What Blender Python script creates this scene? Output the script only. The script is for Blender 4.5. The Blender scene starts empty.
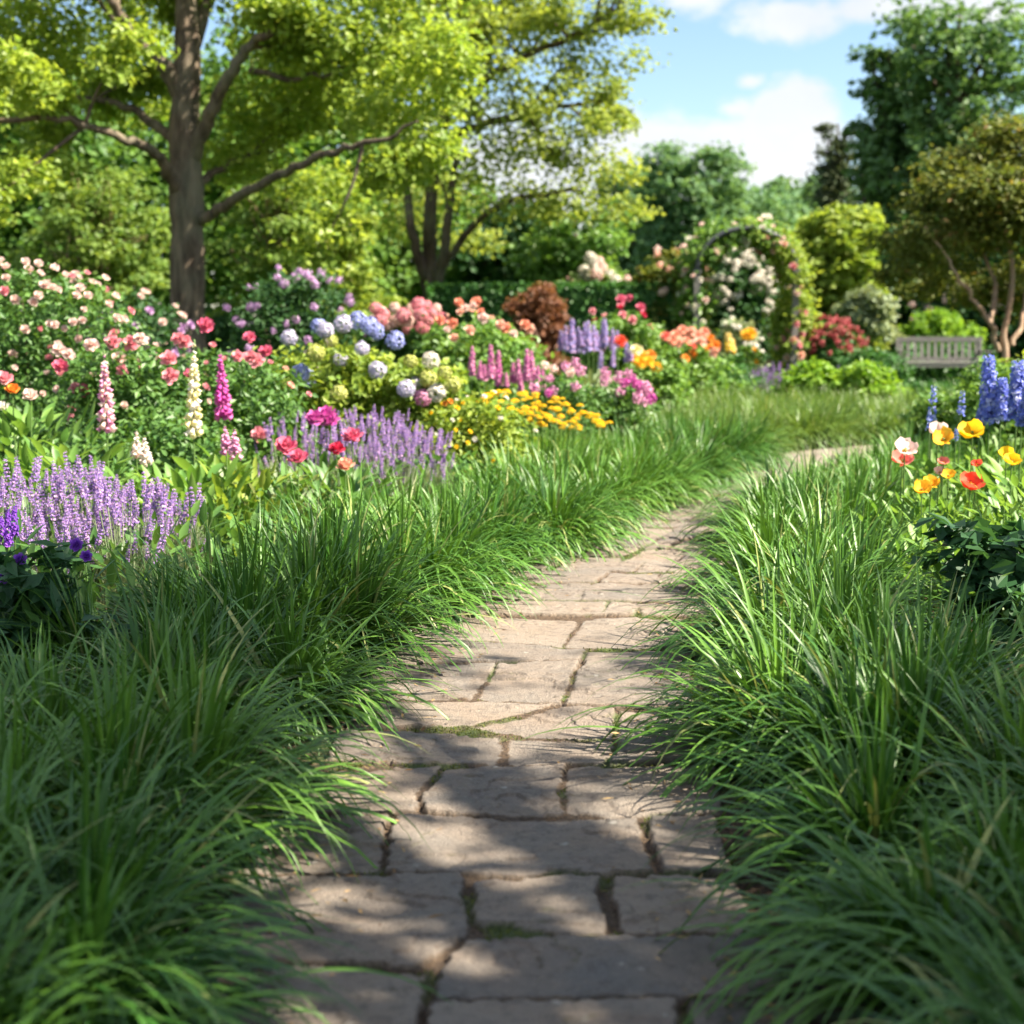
import bpy, math, random
import numpy as np
from mathutils import Vector, Matrix, Euler

R = math.radians
rng = np.random.default_rng(11)
random.seed(5)
sc = bpy.context.scene
COL = sc.collection

# ------------------------------------------------------------------ camera
CAM_H, LENS, HORIZON = 1.4, 50.0, 314.0
FPX = LENS / 36.0 * 1024
TILT = math.atan((511.5 - HORIZON) / FPX)
cam = bpy.data.cameras.new('camera')
cam.lens = LENS; cam.sensor_width = 36; cam.sensor_fit = 'HORIZONTAL'
cam.clip_start = 0.05; cam.clip_end = 3000
cam.dof.use_dof = True; cam.dof.focus_distance = 5.6; cam.dof.aperture_fstop = 2.3
camo = bpy.data.objects.new('camera', cam)
camo.location = (0, 0, CAM_H); camo.rotation_euler = (R(90) - TILT, 0, 0)
COL.objects.link(camo); sc.camera = camo

# ------------------------------------------------------------------ light
SUN_EL, SUN_AZ = R(47), R(12)          # azimuth: degrees behind the right-hand side
S = np.array([math.cos(SUN_EL) * math.cos(SUN_AZ), -math.cos(SUN_EL) * math.sin(SUN_AZ), math.sin(SUN_EL)])
sun = bpy.data.lights.new('sun', 'SUN'); sun.energy = 5.0; sun.angle = R(0.53); sun.color = (1.0, 0.9, 0.74)
suno = bpy.data.objects.new('sun', sun); COL.objects.link(suno)
suno.rotation_euler = Vector(-S).to_track_quat('-Z', 'Y').to_euler()
sc.view_settings.view_transform = 'Standard'; sc.view_settings.look = 'None'
sc.view_settings.gamma = 1; sc.view_settings.use_curve_mapping = False
sc.view_settings.exposure = 2.08
cy = sc.cycles
cy.use_denoising = True; cy.max_bounces = 7; cy.diffuse_bounces = 4; cy.glossy_bounces = 2
cy.transmission_bounces = 4; cy.transparent_max_bounces = 4; cy.sample_clamp_indirect = 6
cy.use_adaptive_sampling = True; cy.adaptive_threshold = 0.015
cy.caustics_reflective = False; cy.caustics_refractive = False


def ray(px, py):
    """world direction of a photo point, scaled to unit depth along y"""
    x = (px - 511.5) / FPX; y = -(py - 511.5) / FPX
    ct, st = math.cos(TILT), math.sin(TILT)
    d = np.array([x, ct + y * st, -st + y * ct])
    return d / d[1]


def at(px, py, Y):
    return np.array([0, 0, CAM_H]) + ray(px, py) * Y


def gnd(px, py):
    d = ray(px, py)
    return np.array([0, 0, CAM_H]) - d * (CAM_H / d[2])


# ------------------------------------------------------------------ world / sky
w = bpy.data.worlds.new('World'); sc.world = w; w.use_nodes = True
nt = w.node_tree; nt.nodes.clear()
N = nt.nodes.new; LK = nt.links.new
out = N('ShaderNodeOutputWorld'); bg = N('ShaderNodeBackground'); bg.inputs[1].default_value = 0.053
sky = N('ShaderNodeTexSky'); sky.sky_type = 'NISHITA'; sky.sun_disc = False
sky.sun_elevation = SUN_EL; sky.sun_rotation = R(90) + SUN_AZ
sky.air_density = 1.0; sky.dust_density = 0.4; sky.ozone_density = 2.6
tc = N('ShaderNodeTexCoord'); sep = N('ShaderNodeSeparateXYZ'); LK(tc.outputs['Generated'], sep.inputs[0])


def M(op, a, b=None, c=None):
    n = N('ShaderNodeMath'); n.operation = op
    for i, v in enumerate((a, b, c)):
        if v is None: continue
        if isinstance(v, (int, float)): n.inputs[i].default_value = v
        else: LK(v, n.inputs[i])
    return n.outputs[0]


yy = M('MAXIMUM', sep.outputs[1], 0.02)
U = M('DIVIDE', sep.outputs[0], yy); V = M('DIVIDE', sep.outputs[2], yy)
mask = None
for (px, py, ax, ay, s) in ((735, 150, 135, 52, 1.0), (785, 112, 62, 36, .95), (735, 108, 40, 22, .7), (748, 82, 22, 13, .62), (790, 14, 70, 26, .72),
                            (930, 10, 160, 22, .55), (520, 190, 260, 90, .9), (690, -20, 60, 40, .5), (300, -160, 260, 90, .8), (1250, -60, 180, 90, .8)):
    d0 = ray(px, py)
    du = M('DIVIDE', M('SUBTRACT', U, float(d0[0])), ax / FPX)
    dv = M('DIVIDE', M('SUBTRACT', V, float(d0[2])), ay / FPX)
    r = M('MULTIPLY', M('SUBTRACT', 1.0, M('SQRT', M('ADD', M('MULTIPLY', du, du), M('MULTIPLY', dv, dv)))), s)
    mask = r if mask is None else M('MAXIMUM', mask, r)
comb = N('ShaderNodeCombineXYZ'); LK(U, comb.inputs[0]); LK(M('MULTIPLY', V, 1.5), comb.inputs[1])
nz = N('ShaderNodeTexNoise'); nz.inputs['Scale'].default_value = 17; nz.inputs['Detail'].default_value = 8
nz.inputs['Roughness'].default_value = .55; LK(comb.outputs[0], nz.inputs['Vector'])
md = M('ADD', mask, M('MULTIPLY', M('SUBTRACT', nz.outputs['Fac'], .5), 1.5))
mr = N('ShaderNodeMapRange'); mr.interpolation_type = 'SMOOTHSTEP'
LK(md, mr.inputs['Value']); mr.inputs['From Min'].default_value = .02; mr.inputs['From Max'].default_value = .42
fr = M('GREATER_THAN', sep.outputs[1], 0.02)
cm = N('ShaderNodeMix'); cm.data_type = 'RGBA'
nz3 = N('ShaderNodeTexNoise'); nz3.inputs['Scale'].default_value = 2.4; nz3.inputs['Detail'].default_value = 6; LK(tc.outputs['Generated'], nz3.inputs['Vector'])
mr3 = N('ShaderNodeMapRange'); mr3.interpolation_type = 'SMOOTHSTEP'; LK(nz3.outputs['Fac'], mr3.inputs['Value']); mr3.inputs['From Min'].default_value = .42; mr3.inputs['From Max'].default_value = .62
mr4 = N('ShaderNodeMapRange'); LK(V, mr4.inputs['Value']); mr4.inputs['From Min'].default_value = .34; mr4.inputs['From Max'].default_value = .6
over = M('MULTIPLY', mr3.outputs[0], M('MAXIMUM', mr4.outputs[0], M('SUBTRACT', 1.0, fr)))  # unseen clouds added overhead and behind the camera to lift neutral fill
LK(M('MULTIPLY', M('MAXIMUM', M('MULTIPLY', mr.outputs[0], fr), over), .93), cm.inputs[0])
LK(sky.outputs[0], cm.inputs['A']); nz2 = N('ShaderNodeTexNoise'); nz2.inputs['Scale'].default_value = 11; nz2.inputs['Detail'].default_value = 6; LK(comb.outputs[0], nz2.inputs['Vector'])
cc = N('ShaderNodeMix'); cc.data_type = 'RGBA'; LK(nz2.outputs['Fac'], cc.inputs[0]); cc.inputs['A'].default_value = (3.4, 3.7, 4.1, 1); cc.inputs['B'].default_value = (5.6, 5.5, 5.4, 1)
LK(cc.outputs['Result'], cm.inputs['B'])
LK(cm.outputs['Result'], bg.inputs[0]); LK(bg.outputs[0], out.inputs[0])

# ------------------------------------------------------------------ materials


class NT:
    def __init__(s, name):
        s.m = bpy.data.materials.new(name); s.m.use_nodes = True
        s.t = s.m.node_tree; s.t.nodes.clear()
        s.out = s.n('ShaderNodeOutputMaterial')

    def n(s, typ, **kw):
        n = s.t.nodes.new(typ)
        for k, v in kw.items(): setattr(n, k, v)
        return n

    def l(s, a, b): s.t.links.new(a, b)

    def mix(s, fac, a, b, mode='MIX'):
        n = s.n('ShaderNodeMix', data_type='RGBA', blend_type=mode)
        for k, v in ((0, fac), ('A', a), ('B', b)):
            if isinstance(v, (int, float)): n.inputs[k].default_value = v
            elif isinstance(v, (tuple, list)): n.inputs[k].default_value = (*v, 1) if len(v) == 3 else v
            else: s.l(v, n.inputs[k])
        return n.outputs['Result']

    def noise(s, scale, detail=4, rough=.55, vec=None, dist=0):
        n = s.n('ShaderNodeTexNoise'); n.inputs['Scale'].default_value = scale
        n.inputs['Detail'].default_value = detail; n.inputs['Roughness'].default_value = rough
        n.inputs['Distortion'].default_value = dist
        if vec is not None: s.l(vec, n.inputs['Vector'])
        return n.outputs['Fac']

    def ramp(s, fac, lo, hi, a=0., b=1.):
        n = s.n('ShaderNodeMapRange'); s.l(fac, n.inputs[0])
        for i, v in zip((1, 2, 3, 4), (lo, hi, a, b)): n.inputs[i].default_value = v
        return n.outputs[0]

    def attr(s, name):
        n = s.n('ShaderNodeAttribute'); n.attribute_name = name
        return n.outputs['Fac']

    def pos(s):
        return s.n('ShaderNodeNewGeometry').outputs['Position']

    def bsdf(s, col, rough=.6, spec=.4, bump=None, bs=.3, bd=.01):
        p = s.n('ShaderNodeBsdfPrincipled')
        if isinstance(col, (tuple, list)): p.inputs['Base Color'].default_value = (*col, 1)
        else: s.l(col, p.inputs['Base Color'])
        if isinstance(rough, (int, float)): p.inputs['Roughness'].default_value = rough
        else: s.l(rough, p.inputs['Roughness'])
        p.inputs['Specular IOR Level'].default_value = spec
        if bump is not None:
            b = s.n('ShaderNodeBump'); b.inputs['Strength'].default_value = bs; b.inputs['Distance'].default_value = bd
            s.l(bump, b.inputs['Height']); s.l(b.outputs[0], p.inputs['Normal'])
        return p.outputs[0]

    def done(s, sh):
        s.l(sh, s.out.inputs[0]); return s.m


def leafmat(name, c1, c2, trans=.4, rough=.5, spec=.35, c3=None, tgain=1.3, g=1.4):
    c1, c2 = tuple(q * g for q in c1), tuple(q * g for q in c2)
    k = NT(name); r = k.attr('rnd')
    col = k.mix(r, c1, c2)
    if c3: col = k.mix(k.ramp(r, .86, .9), col, c3)
    p = k.bsdf(col, rough, spec)
    t = k.n('ShaderNodeBsdfTranslucent')
    tcol = k.mix(1.0, col, (tgain * 1.1, tgain, tgain * .55), 'MULTIPLY'); k.l(tcol, t.inputs[0])
    m = k.n('ShaderNodeMixShader'); m.inputs[0].default_value = trans
    k.l(p, m.inputs[1]); k.l(t.outputs[0], m.inputs[2])
    return k.done(m.outputs[0])


def petalmat(name, c1, c2, trans=.3, rough=.6):
    k = NT(name); tv = k.n('ShaderNodeTexCoord'); vn = k.noise(3.5, 4, .6, tv.outputs['Object'], .8)
    col = k.mix(k.attr('rnd'), c1, c2); col = k.mix(k.ramp(vn, .35, .7, 0, .45), col, tuple(q * f for q, f in zip(c1, (.86, .72, .78))))
    p = k.bsdf(col, rough, .2); t = k.n('ShaderNodeBsdfTranslucent'); k.l(col, t.inputs[0])
    m = k.n('ShaderNodeMixShader'); m.inputs[0].default_value = trans
    k.l(p, m.inputs[1]); k.l(t.outputs[0], m.inputs[2])
    return k.done(m.outputs[0])


def barkmat(name, c1, c2, scale=9):
    k = NT(name); mp = k.n('ShaderNodeMapping'); mp.inputs['Scale'].default_value = (1, 1, .22)
    k.l(k.pos(), mp.inputs[0])
    a = k.noise(scale, 7, .65, mp.outputs[0]); b = k.noise(1.7, 3, .5, k.pos())
    col = k.mix(k.ramp(a, .35, .65), c1, c2); col = k.mix(k.ramp(b, .45, .7, 0, .4), col, (.2, .21, .15))
    return k.done(k.bsdf(col, .9, .15, a, .9, .05))


MT = {}
MT['grass'] = leafmat('grass_blade', (.016, .074, .010), (.120, .245, .030), .17, .42, .42, (.24, .28, .09), g=1.1)
MT['grass_far'] = leafmat('grass_blade_far', (.065, .135, .026), (.145, .225, .050), .32, .4, .45, (.24, .29, .11), g=1.1)
MT['maple'] = leafmat('maple_leaf', (.100, .178, .026), (.245, .310, .052), .5, .45, .35)
MT['maple2'] = leafmat('elm_leaf', (.105, .165, .028), (.235, .280, .055), .48, .5, .3)
MT['woods'] = leafmat('woodland_leaf', (.040, .105, .020), (.100, .180, .035), .45, .5, .3)
MT['woods_light'] = leafmat('dogwood_leaf', (.060, .125, .022), (.165, .230, .050), .45, .5, .3)
MT['yellowgreen'] = leafmat('yellow_green_leaf', (.095, .170, .022), (.215, .265, .045), .42, .5, .3)
MT['lime'] = leafmat('lime_leaf', (.085, .185, .016), (.165, .265, .032), .42, .45, .3)
MT['dark'] = leafmat('dark_leaf', (.015, .050, .016), (.040, .095, .028), .35, .55, .25)
MT['green'] = leafmat('mid_green_leaf', (.035, .095, .022), (.085, .165, .035), .35, .45, .4)
MT['fresh'] = leafmat('fresh_green_leaf', (.060, .140, .025), (.130, .220, .045), .4, .45, .4)
MT['grey'] = leafmat('grey_green_leaf', (.120, .165, .085), (.220, .260, .160), .3, .6, .25)
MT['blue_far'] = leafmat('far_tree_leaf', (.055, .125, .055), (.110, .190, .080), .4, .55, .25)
MT['tall'] = leafmat('tall_tree_leaf', (.040, .100, .034), (.105, .180, .058), .35, .5, .3)
MT['conifer'] = leafmat('conifer_needle', (.030, .055, .025), (.075, .090, .045), .2, .6, .2)
MT['bronze'] = leafmat('bronze_leaf', (.060, .100, .018), (.135, .140, .030), .4, .55, .25, (.20, .13, .045), g=1.35)
MT['deep'] = leafmat('glossy_dark_leaf', (.010, .036, .014), (.028, .072, .024), .3, .5, .35, g=1.9)
MT['rust'] = leafmat('rust_leaf', (.095, .040, .022), (.185, .085, .046), .35, .5, .3)
MT['hedge'] = leafmat('hedge_leaf', (.020, .075, .016), (.050, .125, .026), .3, .45, .35)
MT['dusty'] = leafmat('dusty_pink_leaf', (.130, .085, .060), (.260, .160, .125), .3, .6, .2)
MT['stem'] = NT('stem').done(NT('x').done(None) if False else None) if False else None
k = NT('green_stem'); MT['stem'] = k.done(k.bsdf((.09, .16, .04), .55, .3))
k = NT('brown_stem'); MT['twig'] = k.done(k.bsdf((.10, .07, .045), .85, .2))
MT['bark'] = barkmat('bark_brown', (.050, .037, .028), (.19, .145, .105))
MT['bark_pale'] = barkmat('bark_pale', (.19, .12, .08), (.48, .33, .23), 6)
MT['bark_dark'] = barkmat('bark_dark', (.045, .033, .025), (.13, .095, .07))


def P(name, a, b, **kw):
    MT[name] = petalmat(name, a, b, **kw)


P('petal_pale', (.82, .58, .53), (.88, .78, .70), trans=.42); P('petal_pink', (.74, .26, .33), (.84, .48, .49))
P('petal_hot', (.60, .11, .21), (.76, .24, .34)); P('petal_crimson', (.50, .02, .07), (.68, .07, .14))
P('petal_peach', (.84, .48, .36), (.89, .66, .54)); P('petal_lilac', (.52, .32, .58), (.70, .50, .70))
P('petal_blue', (.36, .42, .76), (.56, .60, .84)); P('petal_bluewhite', (.55, .55, .74), (.78, .74, .80))
P('petal_white', (.76, .74, .62), (.84, .82, .76)); P('petal_lavender', (.30, .19, .52), (.48, .33, .66))
P('petal_yellow', (.82, .52, .015), (.88, .68, .03), trans=.42); P('petal_gold', (.85, .42, .02), (.90, .60, .05), trans=.42)
P('petal_cream', (.80, .74, .34), (.86, .82, .55)); P('petal_magenta', (.50, .06, .34), (.68, .20, .48))
P('petal_violet', (.20, .05, .50), (.34, .12, .62)); P('petal_del', (.13, .18, .62), (.28, .34, .80))
P('petal_red', (.70, .05, .03), (.82, .16, .08), trans=.42); P('petal_coral', (.80, .20, .16), (.86, .34, .26), trans=.42)
P('petal_orange', (.84, .26, .03), (.88, .40, .08)); P('petal_salmon', (.80, .33, .22), (.88, .52, .38))
P('petal_mauve', (.60, .25, .45), (.75, .42, .56)); P('petal_salvia', (.34, .30, .62), (.52, .46, .76))
P('petal_chartreuse', (.52, .58, .12), (.68, .70, .30)); P('petal_red_bush', (.36, .06, .07), (.56, .17, .17))

# ------------------------------------------------------------------ mesh helpers


class MB:
    def __init__(s): s.v = []; s.f = []; s.r = []; s.m = []; s.n = 0

    def add(s, v, f, r=0.5, mi=0):
        v = np.asarray(v, float).reshape(-1, 3); f = np.asarray(f, np.int64)
        s.v.append(v); s.f.append(f + s.n)
        s.r.append(np.broadcast_to(np.asarray(r, float), (len(v),)) if np.ndim(r) == 0 else np.asarray(r, float))
        s.m.append(np.full(len(f), mi, np.int32)); s.n += len(v)

    def mesh(s, name, mats, smooth=True, origin=(0, 0, 0), extra=None):
        me = bpy.data.meshes.new(name)
        V = np.concatenate(s.v) - np.asarray(origin, float)
        me.vertices.add(len(V)); me.vertices.foreach_set('co', V.astype(np.float32).ravel())
        tot = np.concatenate([np.full(len(f), f.shape[1], np.int32) for f in s.f])
        loops = np.concatenate([f.ravel() for f in s.f]).astype(np.int32)
        me.loops.add(len(loops)); me.loops.foreach_set('vertex_index', loops)
        me.polygons.add(len(tot))
        st = np.zeros(len(tot), np.int32); st[1:] = np.cumsum(tot)[:-1]
        me.polygons.foreach_set('loop_start', st)
        me.polygons.foreach_set('use_smooth', np.full(len(tot), smooth))
        if not isinstance(mats, (list, tuple)): mats = [mats]
        for m in mats: me.materials.append(m)
        me.polygons.foreach_set('material_index', np.concatenate(s.m))
        a = me.attributes.new('rnd', 'FLOAT', 'POINT'); a.data.foreach_set('value', np.concatenate(s.r).astype(np.float32))
        for nm, arr in (extra or {}).items():
            a = me.attributes.new(nm, 'FLOAT', 'POINT'); a.data.foreach_set('value', np.asarray(arr, np.float32))
        me.update(calc_edges=True)
        return me

    def build(s, name, mats, parent=None, smooth=True, extra=None):
        org = parent.location if parent is not None else (0, 0, 0)
        return link(name, s.mesh(name, mats, smooth, org, extra), parent)


def link(name, me, parent=None, loc=None, rot=None, scale=None):
    o = bpy.data.objects.new(name, me); COL.objects.link(o)
    if parent is not None: o.parent = parent
    if loc is not None: o.location = loc
    if rot is not None: o.rotation_euler = rot
    if scale is not None: o.scale = (scale,) * 3 if np.ndim(scale) == 0 else scale
    return o


def tag(o, label, cat=None, group=None, kind=None):
    o['label'] = label
    if cat: o['category'] = cat
    if group: o['group'] = group
    if kind: o['kind'] = kind
    return o


def thing(name, label, cat, loc, group=None):
    o = bpy.data.objects.new(name, None); COL.objects.link(o); o.location = tuple(float(q) for q in loc)
    o.empty_display_size = .1
    return tag(o, label, cat, group)


def nrm(a): return a / np.maximum(np.linalg.norm(a, axis=-1, keepdims=True), 1e-9)


def hash2(ix, iy, seed):
    h = (ix.astype(np.int64) * 374761393 + iy.astype(np.int64) * 668265263 + seed * 1442695041) & 0xffffffff
    h = ((h ^ (h >> 13)) * 1274126177) & 0xffffffff
    return ((h ^ (h >> 16)) & 0xffff) / 65535.0


def vnoise(x, y, seed=0):
    ix = np.floor(x).astype(np.int64); iy = np.floor(y).astype(np.int64); fx = x - ix; fy = y - iy
    fx = fx * fx * (3 - 2 * fx); fy = fy * fy * (3 - 2 * fy)
    a = hash2(ix, iy, seed); b = hash2(ix + 1, iy, seed); c = hash2(ix, iy + 1, seed); d = hash2(ix + 1, iy + 1, seed)
    return (a * (1 - fx) + b * fx) * (1 - fy) + (c * (1 - fx) + d * fx) * fy


def fbm(x, y, seed=0, o=4):
    s = 0; amp = .5
    for i in range(o): s = s + amp * vnoise(x * 2 ** i, y * 2 ** i, seed + i); amp *= .5
    return s


def inpoly(x, y, poly):
    c = np.zeros(len(x), bool); n = len(poly)
    for i in range(n):
        x0, y0 = poly[i]; x1, y1 = poly[(i + 1) % n]
        if y0 == y1: continue
        c ^= ((y0 > y) != (y1 > y)) & (x < (x1 - x0) * (y - y0) / (y1 - y0) + x0)
    return c


def polydist(x, y, poly):
    d = np.full(len(x), 1e9); n = len(poly)
    for i in range(n):
        a = np.array(poly[i]); b = np.array(poly[(i + 1) % n]); ab = b - a
        t = np.clip(((x - a[0]) * ab[0] + (y - a[1]) * ab[1]) / max(ab @ ab, 1e-12), 0, 1)
        d = np.minimum(d, np.hypot(x - a[0] - t * ab[0], y - a[1] - t * ab[1]))
    return np.where(inpoly(x, y, poly), d, -d)


def tube(mb, pts, radii, sides=6, r=.5, cap=True, mi=0):
    pts = np.asarray(pts, float); n = len(pts)
    radii = np.broadcast_to(np.asarray(radii, float), (n,)) if np.ndim(radii) == 0 else np.asarray(radii, float)
    tg = nrm(np.gradient(pts, axis=0))
    ref = np.array([0, 0, 1.]) if abs(tg[:, 2]).mean() < .8 else np.array([1., 0, 0])
    a = nrm(np.cross(tg, ref)); b = np.cross(tg, a)
    th = np.arange(sides) * 2 * np.pi / sides
    ring = pts[:, None] + radii[:, None, None] * (a[:, None] * np.cos(th)[None, :, None] + b[:, None] * np.sin(th)[None, :, None])
    i = np.arange(n - 1)[:, None] * sides; j = np.arange(sides)[None]; j2 = (j + 1) % sides
    f = np.stack([i + j, i + j2, i + sides + j2, i + sides + j], -1).reshape(-1, 4)
    mb.add(ring.reshape(-1, 3), f, r, mi)
    if cap:
        mb.add(np.vstack([ring[-1], pts[-1:] + tg[-1:] * radii[-1] * .5]), [[q, (q + 1) % sides, sides] for q in range(sides)], r, mi)


def spline(pts, m=4):
    pts = np.asarray(pts, float)
    if len(pts) < 3: 
        t = np.linspace(0, 1, m + 1)[:, None]; return pts[0] * (1 - t) + pts[-1] * t
    P_ = np.vstack([2 * pts[0] - pts[1], pts, 2 * pts[-1] - pts[-2]]); outp = []
    for i in range(1, len(P_) - 2):
        for t in np.arange(m) / m:
            a, b, c, d = P_[i - 1:i + 3]
            outp.append(.5 * (2 * b + (c - a) * t + (2 * a - 5 * b + 4 * c - d) * t * t + (3 * b - a - 3 * c + d) * t ** 3))
    outp.append(pts[-1]); return np.array(outp)


def ribbons(mb, base, az, tilt, L, W, droop, segs=5, rnd=None, twist=.5, fold=.25, mi=0, wtip=.0, shape='grass'):
    n = len(base); tw = rng.uniform(-twist, twist, n)
    d = np.stack([np.sin(tilt) * np.cos(az), np.sin(tilt) * np.sin(az), np.cos(tilt)], -1)
    side = np.stack([-np.sin(az + tw), np.cos(az + tw), np.zeros(n)], -1)
    p = base.copy(); rows = []
    for k_ in range(segs + 1):
        t = k_ / segs
        if shape == 'grass': wd = min(1, .6 + 1.4 * t) * max(0.03, (1 - t ** 2.4))
        else: wd = max(.05, math.sin(math.pi * min(1, (t * .92 + .06)) ** .8))
        sd = nrm(side - (side * d).sum(-1, keepdims=True) * d)
        up = np.cross(d, sd); hw = (W * wd * .5)[:, None]
        rows.append(np.stack([p - sd * hw, p + up * hw * fold * -1, p + sd * hw], 1))
        p = p + d * (L / segs)[:, None]
        d = nrm(d + np.array([0, 0, -1.]) * (droop * (0.35 + 1.3 * t) / segs)[:, None])
    V_ = np.stack(rows, 1)
    nv = (segs + 1) * 3
    q = []
    for k_ in range(segs):
        for c in (0, 1):
            q.append([k_ * 3 + c, k_ * 3 + c + 1, (k_ + 1) * 3 + c + 1, (k_ + 1) * 3 + c])
    f = (np.arange(n)[:, None, None] * nv + np.array(q)[None]).reshape(-1, 4)
    if rnd is None: rnd = rng.random(n)
    mb.add(V_.reshape(-1, 3), f, np.repeat(rnd, nv), mi)


def leaves(mb, c, d, nn, L, W, rnd=None, fold=.18, mi=0):
    """diamond leaves folded along the midrib: 4 verts, 2 tris each"""
    n = len(c); d = nrm(d); s = nrm(np.cross(d, nn)); u = np.cross(s, d)
    L = np.broadcast_to(L, (n,))[:, None]; W = np.broadcast_to(W, (n,))[:, None]
    b = c - d * L * .5; t = c + d * L * .5
    l = c - s * W * .5 + u * W * fold - d * L * .06; r_ = c + s * W * .5 + u * W * fold - d * L * .06
    V_ = np.stack([b, r_, t, l], 1).reshape(-1, 3); i = np.arange(n)[:, None] * 4
    f = np.concatenate([i + [0, 1, 2], i + [0, 2, 3]])
    if rnd is None: rnd = rng.random(n)
    mb.add(V_, f, np.repeat(rnd, 4), mi)


def rdir(n):
    return nrm(rng.normal(size=(n, 3)))


def lobe_leaves(mb, lobes, n, L, W, up=.8, cl=.28, per=14, hollow=.45, rnd_shift=0, outw=.6):
    """leaf sprays spread through ellipsoid lobes: rows cx cy cz rx ry rz"""
    lobes = np.asarray(lobes, float)
    wgt = (lobes[:, 3] * lobes[:, 5]) ** 1.0; wgt = wgt / wgt.sum()
    nc = max(1, n // per)
    idx = rng.choice(len(lobes), nc, p=wgt); lo = lobes[idx]
    dirs = rdir(nc); rad = (hollow + (1 - hollow) * rng.random(nc) ** .6)
    bump = .82 + .36 * rng.random(nc)
    cc = lo[:, :3] + dirs * lo[:, 3:] * (rad * bump)[:, None]
    size = lo[:, 3:].mean(1) * cl
    # thin the sprays in places so gaps open
    off = rng.normal(size=(nc, per, 3)) * (size[:, None, None] * np.array([1, 1, .55]))
    c = (cc[:, None] + off).reshape(-1, 3)
    od = np.repeat(dirs, per, 0)
    m = len(c)
    nn = nrm(np.array([0, 0, 1.]) * up + od * outw + rdir(m) * .75)
    d = nrm(np.cross(nn, rdir(m)) + od * .3)
    crn = np.repeat(rng.random(nc), per)
    r = np.clip(crn * .6 + rng.random(m) * .4 + rnd_shift, 0, 1)
    s = rng.uniform(.7, 1.25, m)
    keep = c[:, 2] > 0.02
    leaves(mb, c[keep], d[keep], nn[keep], (L * s)[keep], (W * s)[keep], r[keep])
    return c, od


# ------------------------------------------------------------------ flower meshes (unit size about 1 radius)


def petal(mb, az, L, W, t0, t1, cup=.25, z0=0, r0=.04, segs=3, r=.5, wave=0., mi=0):
    ca, sa = math.cos(az), math.sin(az); rows = []
    x, z = r0, z0
    for i in range(segs + 1):
        t = i / segs; tilt = t0 + (t1 - t0) * t
        wd = W * math.sin(math.pi * (.12 + .78 * t ** .8)) if i < segs else W * .45
        for j, s in enumerate((-1, 0, 1)):
            yy_ = s * wd * .5; lift = abs(s) * cup * wd * .5
            xx = x - math.cos(tilt) * lift; zz = z + math.sin(tilt) * lift + (random.uniform(-wave, wave) if s else 0)
            rows.append((xx * ca - yy_ * sa, xx * sa + yy_ * ca, zz))
        if i < segs:
            x += math.sin(tilt) * L / segs; z += math.cos(tilt) * L / segs
    q = [[i * 3 + j, i * 3 + j + 1, i * 3 + j + 4, i * 3 + j + 3] for i in range(segs) for j in (0, 1)]
    mb.add(rows, q, r, mi)


FM = {}


def cached(key, fn):
    if key not in FM: FM[key] = fn()
    return FM[key]


def rose_mesh(col, var=0):
    def f():
        mb = MB()
        for ring, (n, L, W, t0, t1) in enumerate(((4, .8, .7, .15, -.7), (5, 1., .85, .5, -.25), (6, 1.05, .95, .95, .05), (6, .95, .95, 1.35, .55))):
            for i in range(n):
                petal(mb, i * 6.283 / n + ring * .5 + random.uniform(-.15, .15), L * random.uniform(.9, 1.1), W, t0 + random.uniform(-.1, .1), t1,
                      .35, .1 * (3 - ring) * .4, .06 * ring, 3, random.random() * .5 + .17 * (ring if var != 1 else 3 - ring), .04)
        return mb.mesh('rose_blossom', MT[col])
    return cached(('rose', col, var), f)


def peony_mesh(col, var=0):
    def f():
        mb = MB()
        for ring, (n, L, W, t0, t1) in enumerate(((7, .85, .5, .1, -.5), (9, 1., .55, .45, -.2), (9, 1.0, .65, .85, 0), (8, 1., .8, 1.2, .25), (7, .9, .9, 1.6, .7))):
            for i in range(n):
                petal(mb, i * 6.283 / n + random.random(), L * random.uniform(.8, 1.15), W, t0 + random.uniform(-.2, .2), t1 + random.uniform(-.3, .3),
                      .3, .2 - ring * .03, .08 * ring, 3, random.random(), .08)
        return mb.mesh('peony_blossom', MT[col])
    return cached(('peony', col, var), f)


def dahlia_mesh(col):
    def f():
        mb = MB()
        for ring, (n, L, W, t0, t1) in enumerate(((8, .45, .25, .3, .1), (12, .7, .3, .7, .5), (14, .9, .34, 1.1, 1.0), (14, 1., .36, 1.5, 1.6))):
            for i in range(n): petal(mb, i * 6.283 / n + ring * .2, L, W, t0, t1, .3, .15 - ring * .04, .08, 2, random.random())
        return mb.mesh('dahlia_blossom', MT[col])
    return cached(('dahlia', col), f)


def poppy_mesh(col, var=0):
    def f():
        mb = MB()
        for i in range(4):
            petal(mb, i * 1.571 + .3 + random.uniform(-.2, .2), 1.25, 1.75, 1.15, .15 + .5 * (i % 2) + var * .25, .28, 0, .05, 6, random.random(), .13)
        for i in range(26):
            a = random.random() * 6.28; rr = random.uniform(.05, .3); h = random.uniform(.15, .4)
            tube(mb, [(0, 0, 0), (rr * math.cos(a), rr * math.sin(a), h)], [.012, .02], 4, .5, True, 1)
        tube(mb, [(0, 0, -.05), (0, 0, .15), (0, 0, .3)], [.08, .15, .1], 8, .5, True, 2)
        return mb.mesh('poppy_blossom', [MT[col], MT['petal_gold'], MT['stem']])
    return cached(('poppy', col, var), f)


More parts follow.
